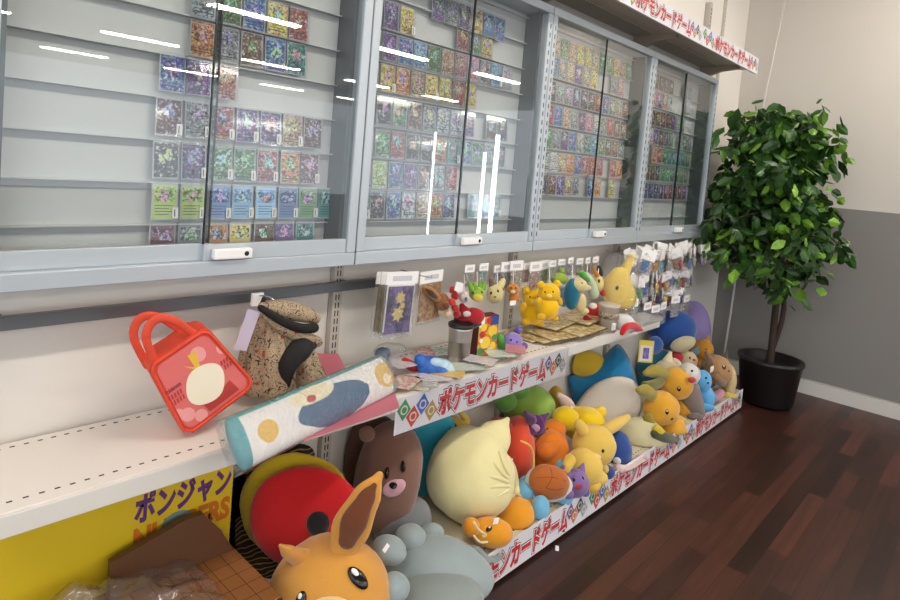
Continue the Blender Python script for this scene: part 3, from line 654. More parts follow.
t = toy('plush_fish', 'teal plush under the shelf end beside the big teal cushion', 652, 380, Y=1.42)
t.ell('base', 652, 382, 1.43, 16, 16, '2c6f86', rd=8)
t.ell('body', 655, 364, 1.42, 20, 14, '2c6f86', rd=9, roll=-20)

# ------------------------------------------------------------------ lower left: cushion, boxes, board
def frame_at(o, xdir, zdir):
    x = Vector(xdir).normalized(); z = (Vector(zdir)-x*Vector(zdir).dot(x)).normalized(); y = z.cross(x)
    o.matrix_world = Matrix.Translation(o.location) @ Matrix((x, y, z)).transposed().to_4x4()
# red round cushion leaning on the wall
t = toy('round_cushion', 'large red round cushion with a black centre button', 305, 560, Y=1.36, cat='cushion')
b = t.ell('cushion', 306, 517, 1.30, 57, 51, 'c0181b', rd=13, e=.97, wob=.02)
t.dot('button', b, 318, 524, 12, 13, '161414', label='black button')
t = toy('gathered_cushion', 'yellow cushion with gathered edge behind the red round cushion', 285, 545, Y=1.44, cat='cushion')
t.ell('cushion', 296, 506, 1.36, 57, 54, 'c0a41c', rd=10, wob=.05)
# black streaked bag
def streak():
    m = D.materials.new('gold_streaks'); m.use_nodes = True; N, L = nodes(m); b = N['Principled BSDF']; tc = N.new('ShaderNodeTexCoord')
    mp = N.new('ShaderNodeMapping'); mp.inputs['Rotation'].default_value = (0, .5, 0); L.new(tc.outputs['Object'], mp.inputs['Vector'])
    w = N.new('ShaderNodeTexWave'); w.bands_direction = 'Z'; w.inputs['Scale'].default_value = 24; w.inputs['Distortion'].default_value = 9; w.inputs['Detail'].default_value = 2; w.inputs['Detail Scale'].default_value = .6; L.new(mp.outputs[0], w.inputs['Vector'])
    r = N.new('ShaderNodeValToRGB'); r.color_ramp.elements[0].position = .86; r.color_ramp.elements[0].color = lin('15100d'); r.color_ramp.elements[1].position = .97; r.color_ramp.elements[1].color = lin('b58a3a'); L.new(w.outputs['Color'], r.inputs[0]); L.new(r.outputs[0], b.inputs['Base Color']); b.inputs['Roughness'].default_value = .6
    return m
t = toy('streaked_cushion', 'black cushion with thin gold streaks between the yellow box and red cushion', 262, 560, Y=1.47, cat='cushion')
t.pillow('cushion', [(196, 468), (250, 452), (304, 444), (316, 470), (306, 560), (262, 592), (196, 594)], 1.47, 6, streak())
# yellow game box with lettering
YB = mat('box_yellow', 'd0b214', .5); YP = mat('box_purple', '5a2a6a', .5); YO = mat('box_orange', 'c06a14', .5); YG = mat('box_grey', '6f8a88', .5)
p0 = onY(228, 560, 1.40)
yb = empty('game_box', (p0.x-.50, 1.40, .117), 'yellow board game box with purple lettering standing under the shelf', 'box')
zt = onY(228, 453, 1.40).z-.117; H_ = min(zt, .50)
new('box_body', B(0, .50, 0, .06, 0, H_, bev=.002), YB, yb)
fit_text('ポンジャン', .262, .492, H_-.105, H_-.035, -.0008, .045, mats=YP, parent=yb)
fit_text('NUMBERS', .262, .492, H_-.17, H_-.118, -.0008, .05, mats=YO, parent=yb)
for cx, cz, r in ((.36, H_-.14, .04), (.458, H_-.21, .022)):
    bm = bmesh.new(); prism(bm, [(cx+r*math.cos(a*PI/10), cz+r*.8*math.sin(a*PI/10)) for a in range(20)], -.001, 0); new('printed_dot', bm, YG, yb)
# go board with grid, wrapped
GRID = D.materials.new('board_grid'); GRID.use_nodes = True; N, L = nodes(GRID); b_ = N['Principled BSDF']; tc = N.new('ShaderNodeTexCoord')
bk = N.new('ShaderNodeTexBrick'); bk.offset = 0; bk.inputs['Scale'].default_value = 1; bk.inputs['Brick Width'].default_value = .042; bk.inputs['Row Height'].default_value = .045; bk.inputs['Mortar Size'].default_value = .0009; bk.inputs['Mortar Smooth'].default_value = 0
bk.inputs['Color1'].default_value = bk.inputs['Color2'].default_value = lin('8a5a30'); bk.inputs['Mortar'].default_value = lin('2a1a10'); L.new(tc.outputs['Object'], bk.inputs['Vector'])
nz = N.new('ShaderNodeTexNoise'); mp = N.new('ShaderNodeMapping'); mp.inputs['Scale'].default_value = (60, 4, 4); L.new(tc.outputs['Object'], mp.inputs['Vector']); L.new(mp.outputs[0], nz.inputs['Vector']); nz.inputs['Scale'].default_value = 1
hs = N.new('ShaderNodeHueSaturation'); mr = N.new('ShaderNodeMapRange'); mr.inputs['To Min'].default_value = .8; mr.inputs['To Max'].default_value = 1.2; L.new(nz.outputs['Fac'], mr.inputs['Value']); L.new(mr.outputs[0], hs.inputs['Value']); L.new(bk.outputs['Color'], hs.inputs['Color']); L.new(hs.outputs[0], b_.inputs['Base Color']); b_.inputs['Roughness'].default_value = .45
ZB = .30
c1 = onZ(283, 596, ZB); c0 = onZ(228, 541, ZB)
gb = empty('board_game_board', (c1.x, c1.y, ZB), 'brown wooden board with a ruled grid lying half wrapped in plastic', 'game board')
bw, bd = .40, max(.3, c0.y-c1.y)
new('board', B(-bw, 0, 0, bd, -.05, 0, bev=.003), GRID, gb)
new('stand', B(-bw+.05, -.05, .04, bd-.04, .117-ZB, -.05), mat('stand_brown', '4a2f1c', .5), gb)
# second plain board leaning at the back
c2 = onY(200, 513, 1.37)
pb = empty('wooden_panel', (c2.x, 1.36, ZB), 'plain dark brown wooden panel tilted behind the gridded board', 'board')
bm = bmesh.new(); prism(bm, [(-.2, .002), (.09, .002), (.05, .07), (.005, c2.z-ZB), (-.04, c2.z-ZB+.002), (-.2, c2.z-ZB-.035)], 0, .02); new('panel', bm, mat('panel_brown', '5e3c22', .5, var=.1), pb)
# crinkled wrap over the left part
wr = empty('plastic_wrap', (c1.x-.42, c1.y, ZB), 'crinkled clear plastic wrap bunched over the left of the gridded board', 'wrap')
bm = bmesh.new(); nx, ny = 40, 30; G = []
for j in range(ny+1):
    row = []
    for i in range(nx+1):
        u, v = i/nx, j/ny; x = -.10+u*.42; y = -.04+v*(bd+.0)
        e = max(0, 1-((u-.25)/.75)**2 if u > .25 else 1)*(1-(2*v-1)**6)
        z = .006+.075*math.sqrt(max(e, 0))*(.8+.5*noise.noise(Vector((u*7, v*7, 2))))+.012*noise.noise(Vector((u*22, v*22, 5)))*e
        row.append(bm.verts.new((x, y, max(.003, z))))
    G.append(row)
for j in range(ny):
    for i in range(nx): bm.faces.new((G[j][i], G[j][i+1], G[j+1][i+1], G[j+1][i]))
w_ = new('sheet', bm, WRAP, wr, smooth=True)

# ------------------------------------------------------------------ coral tote bag
CORAL = mat('coral_fabric', 'd9492f', .75, bump=.3, bscale=300)
def tote_print():
    m = D.materials.new('tote_print'); m.use_nodes = True; N, L = nodes(m); b = N['Principled BSDF']; tc = N.new('ShaderNodeTexCoord')
    v = N.new('ShaderNodeTexVoronoi'); v.inputs['Scale'].default_value = 17; L.new(tc.outputs['Object'], v.inputs['Vector'])
    r = N.new('ShaderNodeValToRGB'); r.color_ramp.interpolation = 'CONSTANT'; r.color_ramp.elements[0].color = lin('e49c98'); r.color_ramp.elements[1].position = .34; r.color_ramp.elements[1].color = lin('d66a66'); L.new(v.outputs['Distance'], r.inputs[0]); L.new(r.outputs[0], b.inputs['Base Color']); b.inputs['Roughness'].default_value = .5
    return m
pA = onZ(187, 438, SH+.004)
tb = empty('tote_bag', pA, 'coral red tote bag with two handles and a printed front, on the left shelf', 'bag')
rr = (RIGHT*.8+FWD*.6); rr = (rr-Vector((0, 0, 1))*rr.z).normalized(); uu = Vector((0, 0, 1)); ro = math.radians(33)
frame_at(tb, rr*math.cos(ro)+uu*math.sin(ro), uu*math.cos(ro)-rr*math.sin(ro))   # slumped over on one corner
BWID = .225; tb.scale = (.80, .95, .92)
HB = .215; DP = .09
def rrect(x0, x1, z0, z1, r, top=0):
    pts = []
    for cx, cz, a0 in ((x1-r, z0+r, -90), (x1-r-top, z1-r, 0), (x0+r+top, z1-r, 90), (x0+r, z0+r, 180)):
        for k in range(7):
            a = math.radians(a0+15*k); pts.append((cx+r*math.cos(a), cz+r*math.sin(a)))
    return pts
bm = bmesh.new(); prism(bm, rrect(0, BWID, 0, HB, .03, .02), 0, DP)
bmesh.ops.bevel(bm, geom=[e for e in bm.edges if abs(e.verts[0].co.y-e.verts[1].co.y) < 1e-6], offset=.008, segments=2, affect='EDGES')
new('bag_body', bm, CORAL, tb, smooth=False)
bm = bmesh.new(); prism(bm, rrect(.014, BWID-.014, .014, HB-.014, .024, .02), -.002, .002); fp = new('front_panel', bm, tote_print(), tb)
bm = bmesh.new(); tube(bm, [(x, -.001, z) for x, z in rrect(.006, BWID-.006, .006, HB-.006, .026, .02)]+[(BWID-.036, -.001, .006)], .004, 8); new('piping', bm, CORAL, tb, smooth=True)
CRM = mat('print_cream', 'e9dfc6', .5); TRED = mat('print_red', 'b23a34', .5); YEL = mat('print_yellow', 'e2b63a', .5); PRW = mat('print_white', 'e8cfc8', .5)
bm = bmesh.new(); prism(bm, [(.116+.056*math.cos(a*PI/16)*(1+.12*math.sin(a*PI/8)), .090+.050*math.sin(a*PI/16)) for a in range(32)], -.0032, -.0022); new('printed_cream_oval', bm, CRM, tb)
bm = bmesh.new(); prism(bm, [(.085, .022), (.18, .022), (.172, .06), (.145, .052), (.105, .052), (.08, .06)], -.003, -.002); new('printed_red_patch', bm, TRED, tb)
bm = bmesh.new(); prism(bm, [(.118, .142), (.13, .138), (.142, .178), (.118, .18)], -.0032, -.002); prism(bm, [(.112, .142), (.122, .14), (.096, .162)], -.0031, -.0021); new('printed_yellow_leaf', bm, YEL, tb)
for grp in ((((.018, .056), .108), ((.024, .056), .092)), (((.176, .208), .105), ((.178, .21), .09))):
    bm = bmesh.new()
    for xs, z in grp:
        x = xs[0]
        while x < xs[1]: prism(bm, [(x, z), (x+.005, z), (x+.008, z+.012), (x+.003, z+.012)], -.003, -.002); x += .0085
    new('printed_dashes', bm, TRED, tb)
fit_text('Pokémon', .02, .066, .126, .138, -.0028, .02, mats=mat('print_maroon', '7a1d26', .5), parent=tb)
for yy, dx in ((.012, 0), (DP-.012, -.02)):
    bm = bmesh.new(); tube(bm, [(.045+dx, yy, HB-.03), (.06+dx, yy-.012, HB+.055), (.10+dx, yy-.014, HB+.085), (.14+dx, yy-.012, HB+.06), (.17+dx, yy, HB-.02)], .011, 10, (Vector((0, 1, 0)), .35)); new('handle', bm, CORAL, tb, smooth=True)

# ------------------------------------------------------------------ patterned drawstring bag hanging on the hook
def patt():
    m = D.materials.new('patterned_fabric'); m.use_nodes = True; N, L = nodes(m); b = N['Principled BSDF']; tc = N.new('ShaderNodeTexCoord')
    n1 = N.new('ShaderNodeTexNoise'); n1.inputs['Scale'].default_value = 60; n1.inputs['Distortion'].default_value = 2.5; L.new(tc.outputs['Object'], n1.inputs['Vector'])
    n2 = N.new('ShaderNodeTexVoronoi'); n2.inputs['Scale'].default_value = 30; L.new(tc.outputs['Object'], n2.inputs['Vector'])
    r = N.new('ShaderNodeValToRGB'); r.color_ramp.interpolation = 'CONSTANT'; e = r.color_ramp.elements; e[0].color = lin('2c1f1a'); e[1].position = .40; e[1].color = lin('a58f72'); x = e.new(.44); x.color = lin('b09a7c'); x = e.new(.56); x.color = lin('3a2820'); x = e.new(.59); x.color = lin('ab9577'); L.new(n1.outputs['Fac'], r.inputs[0])
    r2 = N.new('ShaderNodeValToRGB'); r2.color_ramp.interpolation = 'CONSTANT'; r2.color_ramp.elements[0].color = (1, 1, 1, 1); r2.color_ramp.elements[1].position = .17; r2.color_ramp.elements[1].color = (0, 0, 0, 1); L.new(n2.outputs['Distance'], r2.inputs[0])
    mx = N.new('ShaderNodeMix'); mx.data_type = 'RGBA'; L.new(r2.outputs[0], mx.inputs[0]); L.new(r.outputs[0], mx.inputs[6]); mx.inputs[7].default_value = lin('a4442c'); L.new(mx.outputs[2], b.inputs['Base Color']); b.inputs['Roughness'].default_value = .8
    return m
PATT = patt(); STRAP = mat('black_webbing', '15130f', .8)
t = Soft('drawstring_bag', 'beige patterned fabric bag with black straps hanging from the hook', 'bag', 280, 392, 1.38, None, SH)
def folded(px, py, Y, rx, ry, rd, roll, folds, amp, seed):
    c = onY(px, py, Y); k = mpp(c); a = math.radians(roll); u = RIGHT*math.cos(a)-UP*math.sin(a); w = RIGHT*math.sin(a)+UP*math.cos(a)
    bm = bmesh.new(); S, Rn = 72, 28; rows = []
    for j in range(Rn+1):
        v = j/Rn; y = 1-2*v; prof = (.22+.78*min(1, v*1.9)**.8)*(1 if v < .9 else math.sqrt(max(.05, 1-((v-.9)/.1)**2)))
        row = []
        for i in range(S):
            ph = 2*PI*i/S; f = 1+amp*(math.sin(folds*ph+seed+1.3*math.sin(3*v+seed))*(.5+.5*(1-v)))+.06*noise.noise(Vector((math.cos(ph)*2, math.sin(ph)*2, v*4+seed)))
            row.append(bm.verts.new(c+(u*rx*math.cos(ph)*f*prof+FWD*rd*math.sin(ph)*f*prof+w*ry*y)*k))
        rows.append(row)
    for r0, r1 in zip(rows, rows[1:]):
        for i in range(S): bm.faces.new((r0[i], r0[(i+1)%S], r1[(i+1)%S], r1[i]))
    bm.faces.new(rows[0][::-1]); bm.faces.new(rows[-1]); return bm
t.put('bag_body', folded(268, 352, 1.39, 27, 46, 15, 4, 9, .12, 1.), PATT)
t.put('side_fold', folded(302, 357, 1.37, 15, 38, 11, -22, 6, .12, 4.), PATT)
t.tube('top_fold', [(262, 306, 1.36, 4), (280, 309, 1.35, 9), (300, 313, 1.35, 9), (315, 318, 1.355, 6)], PATT)
t.tube('top_fold', [(266, 316, 1.35, 4), (286, 329, 1.345, 7), (305, 338, 1.345, 7), (318, 342, 1.355, 5)], PATT)
t.tube('strap', [(261, 308, 1.34, 3.5), (282, 321, 1.325, 4.5), (300, 328, 1.325, 5), (314, 328, 1.33, 5)], STRAP, .5, 'black strap')
t.tube('strap', [(313, 346, 1.33, 4), (300, 350, 1.32, 12), (288, 365, 1.325, 10), (287, 384, 1.33, 4)], STRAP, .5, 'black strap')
t.tube('strap', [(261, 309, 1.35, 3), (263, 302, 1.38, 2.5), (264, 298, 1.41, 2)], STRAP, .6)
c = onY(247, 330, 1.345); bm = B(-.018, .018, -.0006, .0006, -.05, .05); bmesh.ops.rotate(bm, verts=bm.verts, cent=(0, 0, 0), matrix=Matrix.Rotation(math.radians(18), 3, 'Y'))
for v in bm.verts: v.co += c
t.put('swing_tag', bm, mat('lavender_tag', 'bdb3c4', .5), 'pale lavender tag', False)

# ------------------------------------------------------------------ rolled towel in plastic, pink sheets
zc = SH+.053
e0 = onZ(236, 444, zc); e1 = onZ(386, 374, zc)
ax_ = (e1-e0); LEN = ax_.length; ax_.normalize()
tr = empty('rolled_towel', (e0.x, e0.y, zc), 'rolled white and teal towel sealed in clear plastic across the shelf edge', 'towel', None, (math.radians(57), 0, math.atan2(ax_.y, ax_.x)))
def towel_mat():
    m = D.materials.new('towel_print'); m.use_nodes = True; N, L = nodes(m); b = N['Principled BSDF']; tc = N.new('ShaderNodeTexCoord')
    nz = N.new('ShaderNodeTexNoise'); nz.inputs['Scale'].default_value = 14; L.new(tc.outputs['Object'], nz.inputs['Vector'])
    prev = None
    def mask(c, s, amp=.5):
        mp = N.new('ShaderNodeMapping'); mp.inputs['Scale'].default_value = [1/q for q in s]; mp.inputs['Location'].default_value = [-p/q for p, q in zip(c, s)]; L.new(tc.outputs['Object'], mp.inputs['Vector'])
        ln = N.new('ShaderNodeVectorMath'); ln.operation = 'LENGTH'; L.new(mp.outputs[0], ln.inputs[0])
        ad = N.new('ShaderNodeMath'); ad.operation = 'MULTIPLY_ADD'; ad.inputs[1].default_value = amp; L.new(nz.outputs['Fac'], ad.inputs[0]); L.new(ln.outputs['Value'], ad.inputs[2])
        lt = N.new('ShaderNodeMath'); lt.operation = 'LESS_THAN'; lt.inputs[1].default_value = 1+amp*.5; L.new(ad.outputs[0], lt.inputs[0]); return lt.outputs[0]
    col = lin('dfddda')
    layers = [((.0, 0, 0), (.016, .2, .2), '3f9aa0', 0), ((LEN, 0, 0), (.012, .2, .2), '7fb8b4', 0), ((.2, .058, .0), (.6, .012, .03), '4f9f9c', 0),
              ((.30, -.012, .02), (.135, .045, .06), '1a5478', .45), ((.235, .03, .02), (.075, .02, .05), 'e0d6b4', .4), ((.225, .022, .02), (.016, .009, .05), 'b03a3a', .2),
              ((.075, -.005, .02), (.03, .026, .05), 'd8b04a', .8), ((.52, 0, .02), (.04, .034, .05), 'd8b45a', .8), ((.52, -.012, .02), (.016, .014, .05), 'e8dcb8', .5)]
    for c, s, k, amp in layers:
        mx = N.new('ShaderNodeMix'); mx.data_type = 'RGBA'; L.new(mask(c, s, amp), mx.inputs[0])
        if prev is None: mx.inputs[6].default_value = col
        else: L.new(prev, mx.inputs[6])
        mx.inputs[7].default_value = lin(k); prev = mx.outputs[2]
    L.new(prev, b.inputs['Base Color']); b.inputs['Roughness'].default_value = .6
    return m
bm = bmesh.new(); rings = []
for i in range(31):
    u = i/30; row = []
    for k in range(28):
        an = 2*PI*k/28; cc, ss = math.cos(an), math.sin(an)
        row.append(bm.verts.new((u*LEN, .056*math.copysign(abs(cc)**.9, cc)*(1+.03*noise.noise(Vector((u*6, cc, ss)))), .020*math.copysign(abs(ss)**.8, ss))))
    rings.append(row)
for a, b in zip(rings, rings[1:]):
    for k in range(28): bm.faces.new((a[k], a[(k+1)%28], b[(k+1)%28], b[k]))
bm.faces.new(rings[0][::-1]); bm.faces.new(rings[-1])
o = new('towel', bm, towel_mat(), tr, smooth=True)
bm = bmesh.new(); rings = []
for i in range(41):
    u = -.05+1.1*i/40; row = []; pin = 1 if 0 < u < 1 else max(.5, 1-abs(u if u < 0 else u-1)*10)
    for k in range(36):
        an = 2*PI*k/36; cc, ss = math.cos(an), math.sin(an); f = 1.035+.03*abs(noise.noise(Vector((u*16, cc*2.5, ss*2.5))))
        row.append(bm.verts.new((u*LEN, .057*f*math.copysign(abs(cc)**.9, cc), .021*f*pin*math.copysign(abs(ss)**.8, ss))))
    rings.append(row)
for a, b in zip(rings, rings[1:]):
    for k in range(36): bm.faces.new((a[k], a[(k+1)%36], b[(k+1)%36], b[k]))
new('plastic_sleeve', bm, PLAST, tr, smooth=True)
PINK = mat('pink_sheet', 'ea93a4', .55); 
def sheet(name, corners, m, label, cat, zlift, curl=.0, group=None, th=.002):
    c = sum(corners, Vector())/len(corners); root = empty(name, c, label, cat, group)
    bm = bmesh.new(); n = 10; A = []
    for j in range(n+1):
        row = []
        for i in range(n+1):
            u, v = i/n, j/n; p = corners[0]*(1-u)*(1-v)+corners[1]*u*(1-v)+corners[2]*u*v+corners[3]*(1-u)*v
            p = p-c; p.z += curl*(abs(2*u-1)**2)*.5+curl*.3*math.sin(5*u+2*v); row.append(bm.verts.new(p))
        A.append(row)
    for j in range(n):
        for i in range(n): bm.faces.new((A[j][i], A[j][i+1], A[j+1][i+1], A[j+1][i]))
    bmesh.ops.solidify(bm, geom=bm.faces[:], thickness=-th)
    new('sheet', bm, m, root, smooth=False); return root
def SZ(x, y, dz): return onZ(x, y, SH+dz)
sheet('pink_folder', [SZ(304, 442, .010), SZ(400, 408, .010), SZ(392, 385, .006), SZ(300, 412, .004)], PINK, 'flat pink folder beneath the rolled towel, edge over the shelf', 'folder', 0, .003)
sheet('pink_folder', [SZ(298, 398, .003), SZ(352, 381, .003), onY(338, 354, 1.485), onY(296, 352, 1.485)], PINK, 'pink folder leaning on the wall between patterned bag and rolled towel', 'folder', 0, .002)

# ------------------------------------------------------------------ things on the middle shelf
def jit(a): return random.uniform(-a, a)
def foil(name, c1, c2, scale=35):
    if name in MATS: return MATS[name]
    m = D.materials.new(name); m.use_nodes = True; N, L = nodes(m); b = N['Principled BSDF']; tc = N.new('ShaderNodeTexCoord')
    n = N.new('ShaderNodeTexNoise'); n.inputs['Scale'].default_value = scale; n.inputs['Detail'].default_value = 4; n.inputs['Distortion'].default_value = 1; L.new(tc.outputs['Object'], n.inputs['Vector'])
    r = N.new('ShaderNodeValToRGB'); r.color_ramp.elements[0].position = .38; r.color_ramp.elements[0].color = lin(c1); r.color_ramp.elements[1].position = .62; r.color_ramp.elements[1].color = lin(c2); L.new(n.outputs['Fac'], r.inputs[0]); L.new(r.outputs[0], b.inputs['Base Color']); b.inputs['Roughness'].default_value = .5 if name.startswith('insert') else .3
    u = N.new('ShaderNodeBump'); u.inputs['Strength'].default_value = .4; u.inputs['Distance'].default_value = .005; L.new(n.outputs['Fac'], u.inputs['Height']); L.new(u.outputs['Normal'], b.inputs['Normal'])
    MATS[name] = m; return m
# steel tumbler
p = onZ(458, 361, SH)
tm = empty('steel_tumbler', (p.x, p.y, SH+.001), 'brushed steel tumbler with black lid beside the printed box', 'tumbler')
bm = bmesh.new(); lathe(bm, [(.034, 0), (.035, .003), (.042, .112), (.043, .126), (.041, .126), (.038, .02), (.0, .018)], 32); new('cup', bm, mat('brushed_steel', 'c9c4bd', .38, 1, .1, 90), tm, smooth=True)
bm = bmesh.new(); lathe(bm, [(.0425, .118), (.0445, .120), (.0445, .130), (.039, .132), (.034, .126)], 32); new('lid', bm, mat('lid_black', '1b1817', .4), tm, smooth=True)
# printed standing box
p = onZ(486, 356, SH)
pbx = empty('printed_box', (p.x, p.y, SH), 'small colourful printed box standing right of the steel tumbler', 'box', None, (0, 0, math.radians(-12)))
new('carton', B(-.045, .045, 0, .045, .001, .145, bev=.0015), mat('carton_dark', '5c1f22', .5), pbx)
new('front_print', B(-.043, .043, -.001, 0, .004, .142), foil('box_print', 'c03a2c', 'd8b23a', 40), pbx)
bm = bmesh.new()
for cx, cz, r in ((-.01, .05, .022), (.02, .09, .02), (-.022, .105, .014), (.024, .035, .014)): prism(bm, [(cx+r*math.cos(a*PI/6), cz+r*math.sin(a*PI/6)) for a in range(12)], -.002-.0004*cx, -.0005)
new('printed_dots', bm, mat('print_gold', 'e8c43a', .4), pbx)
for nm_, c_, sp in (('printed_red', 'b8302c', ((-.028, .08, .012), (.0, .128, .012))), ('printed_green', '4f8f5a', ((.03, .065, .012), (-.03, .02, .014))), ('printed_pale', 'd8d4cc', ((.012, .02, .012), (-.03, .058, .008)))):
    for cx, cz, r in sp:
        bm = bmesh.new(); prism(bm, [(cx+r*math.cos(a*PI/6), cz+r*math.sin(a*PI/6)) for a in range(12)], -.0024, -.0005); new(nm_, bm, mat('p_'+nm_, c_, .4), pbx)
new('printed_corner', B(.005, .043, -.0018, 0, .112, .142), mat('print_blue', '2d4a94', .4), pbx)
new('printed_badge', B(-.043, -.02, -.0018, 0, .105, .142), PAPER, pbx)
# blue pouch, red tube
t = Soft('foil_pouch', 'glossy blue foil pouch lying on the shelf behind the sign', 'pouch', 432, 380, 1.27, None, SH)
BLUF = foil('blue_foil', '1f4fa0', '2f6cc4', 25)
t.tube('pouch_body', [(420, 360, 1.32, 6), (429, 367, 1.3, 13), (439, 373, 1.28, 11), (449, 378, 1.26, 5)], BLUF, .7, seg=16)
t.tube('pouch_label', [(435, 363, 1.28, 6), (444, 368, 1.275, 9), (451, 373, 1.26, 6)], foil('pale_blue_foil', '8fb4cc', 'bcd0d8', 25), .6, 'pale blue label')
t = Soft('red_bottle', 'small red plastic bottle lying behind the blue foil pouch', 'bottle', 410, 370, 1.33, None, SH)
t.tube('bottle', [(405, 362, 1.37, 4.5), (412, 366, 1.35, 5), (420, 369, 1.335, 4.5)], mat('red_plastic', 'b32030', .35)); t.tube('cap', [(422, 369.5, 1.33, 3), (425, 371, 1.325, 3)], WHITE)
# clear flat packs on the shelf
FL = 'flat clear packs on the shelf'
PLAST2 = clear('thin_film', (.99, .99, .99), .25, .0, .15, .4, 40, 0)
cols = ['d0806c', 'd9b860', '7fae90', '9a8cc0', 'd0909c', 'cfcabf', 'd8c060', '9fb0c8', 'c8965c', 'd8d2c8', 'c86858', '7cb4a4']
cols2 = ['e8ddc8', 'e6d49a', 'd8e0d8', 'd8d0e4', 'f0dcd8', 'f4f0e8', 'e8c05a', 'd6dfe8', 'e0b070', 'f0ece4', 'e09080', 'b8d8cc']
spots = [((405, 381), 'pink and white', 4, 0), ((415, 387), 'gold', 3, 1), ((430, 388), 'rainbow', 3, 7), ((442, 383), 'pale blue', 3, 5), ((452, 378), 'yellow', 2, 6), ((468, 371), 'white', 3, 9), ((404, 388), 'peach', 2, 0), ((428, 357), 'orange', 2, 10), ((447, 357), 'green', 3, 11), ((480, 367), 'cream', 3, 5), ((500, 361), 'white', 2, 9), ((515, 357), 'pale pink', 2, 4), ((398, 372), 'white', 2, 5)]
where = ['beside the towel end', 'in front of the red bottle', 'in front of the blue pouch', 'right of the blue pouch', 'left of the steel tumbler', 'in front of the steel tumbler', 'at the left corner above the sign', 'behind the blue pouch', 'behind and left of the tumbler', 'in front of the printed box', 'in front of the purple plush', 'between purple plush and gold packs', 'touching the rolled towel']
random.seed(5)
for i, ((x, y), cn, n, ci) in enumerate(spots):
    p = onZ(x, y, SH)
    py_ = min(max(p.y, 1.25), 1.42)
    r = empty('flat_pack', (p.x, py_, SH+.002+.0024*i), '%s flat card pack in clear plastic lying %s' % (cn, where[i]), 'pack', FL, (0, 0, jit(1.2)))
    new('insert', B(-.036, .036, -.05, .05, 0, .0012), foil('insert_%d' % ci, cols[ci], cols2[(ci*5+2) % 12], 60), r)
    new('clear_bag', B(-.042, .042, -.055, .062, .0014, .0018), PLAST2, r)
# gold sheets stack
GOLDF = foil('gold_foil', 'a3854a', 'e6d6a4', 30)
gz = [(530, 334, 1.395), (548, 338, 1.34), (566, 340, 1.32), (585, 336, 1.30), (560, 332, 1.40), (592, 329, 1.36)]
gl = ['leftmost', 'second from left', 'lying on top in the middle', 'nearest the paper cup', 'at the back', 'partly under the paper cup']
for i, (x, y, Y) in enumerate(gz):
    p = onZ(x, y, SH); 
    r = empty('gold_pack', (p.x, min(Y, 1.40), SH+.003+.007*i), 'gold foil flat pack, %s in the gold pile' % gl[i], 'pack', 'gold packs on the shelf', (jit(.02), jit(.02), jit(.15)))
    new('foil_pack', B(-.11, .11, -.085, .075, 0, .005, bev=.0015), GOLDF, r); new('edge_seal', B(-.112, .112, -.092, -.085, .001, .0035), mat('gold_edge', '5a4a24', .4), r)
# purple blob and green toys
t = Soft('plush_ghost', 'small lavender plush with two ball ears sitting on the shelf', 'plush toy', 512, 350, 1.31, 'small plush toys on the shelf', SH)
h = t.ell('body', 512, 342, 1.31, 10.5, 9.5, '8c78b8'); t.ell('ear', 518, 330, 1.33, 4, 4, '6e5a9e'); t.ell('ear', 524, 346, 1.28, 4, 3.6, '6e5a9e'); t.dot('eye', h, 511, 340, 1, 1); t.dot('eye', h, 517, 342, 1, 1)
t = Soft('plush_leaf', 'small green plush leaning against the lavender plush', 'plush toy', 502, 352, 1.32, 'small plush toys on the shelf', SH)
t.tube('body', [(499, 338, 1.34, 5), (504, 345, 1.33, 6), (507, 350, 1.32, 4)], '4f9a36')
# paper cup
p = onZ(607, 331, SH)
cup = empty('paper_cup', (p.x, p.y, SH+.001), 'beige cardboard cup with white band at the shelf front', 'cup')
bm = bmesh.new(); lathe(bm, [(.036, 0), (.045, .108), (.0475, .11), (.0475, .118), (.042, .119)], 28); new('cup', bm, mat('cup_card', 'c3b7a4', .6), cup, smooth=True)
bm = bmesh.new(); lathe(bm, [(.0422, .058), (.0445, .085)], 28); new('sleeve_band', bm, foil('cup_print', '6b5a48', 'b8ab98', 80), cup, smooth=True)
new('label', B(-.03, .0, -.040, -.034, .015, .045), PAPER, cup)
# red cloth behind
t = Soft('beret', 'red fabric cap lying behind the paper cup', 'cap', 603, 330, 1.36, None, SH)
t.ell('crown', 599, 315, 1.33, 15, 12, 'bc2430', rd=10); t.tube('brim', [(586, 318, 1.31, 3), (593, 324, 1.3, 4), (602, 327, 1.3, 3)], 'a01c28', .5)
# white plush with red bow
t = Soft('plush_mouse', 'white plush with a red and white bow at the shelf edge', 'plush toy', 630, 338, 1.25, 'small plush toys on the shelf', SH)
t.ell('body', 624, 324, 1.22, 12, 10, 'd3d6d2', roll=20); t.ell('head', 632, 334, 1.19, 8, 7, 'd6d6d2'); t.tube('bow', [(622, 333, 1.165, 2.5), (626, 327, 1.165, 3.5), (634, 326, 1.165, 3.5), (640, 331, 1.165, 3.2), (638, 339, 1.165, 3.2), (631, 342, 1.165, 2.5)], 'c3161e', label='red bow'); t.ell('bow_knot', 634, 335, 1.16, 3.6, 3, 'd4d3d0', label='white knot')
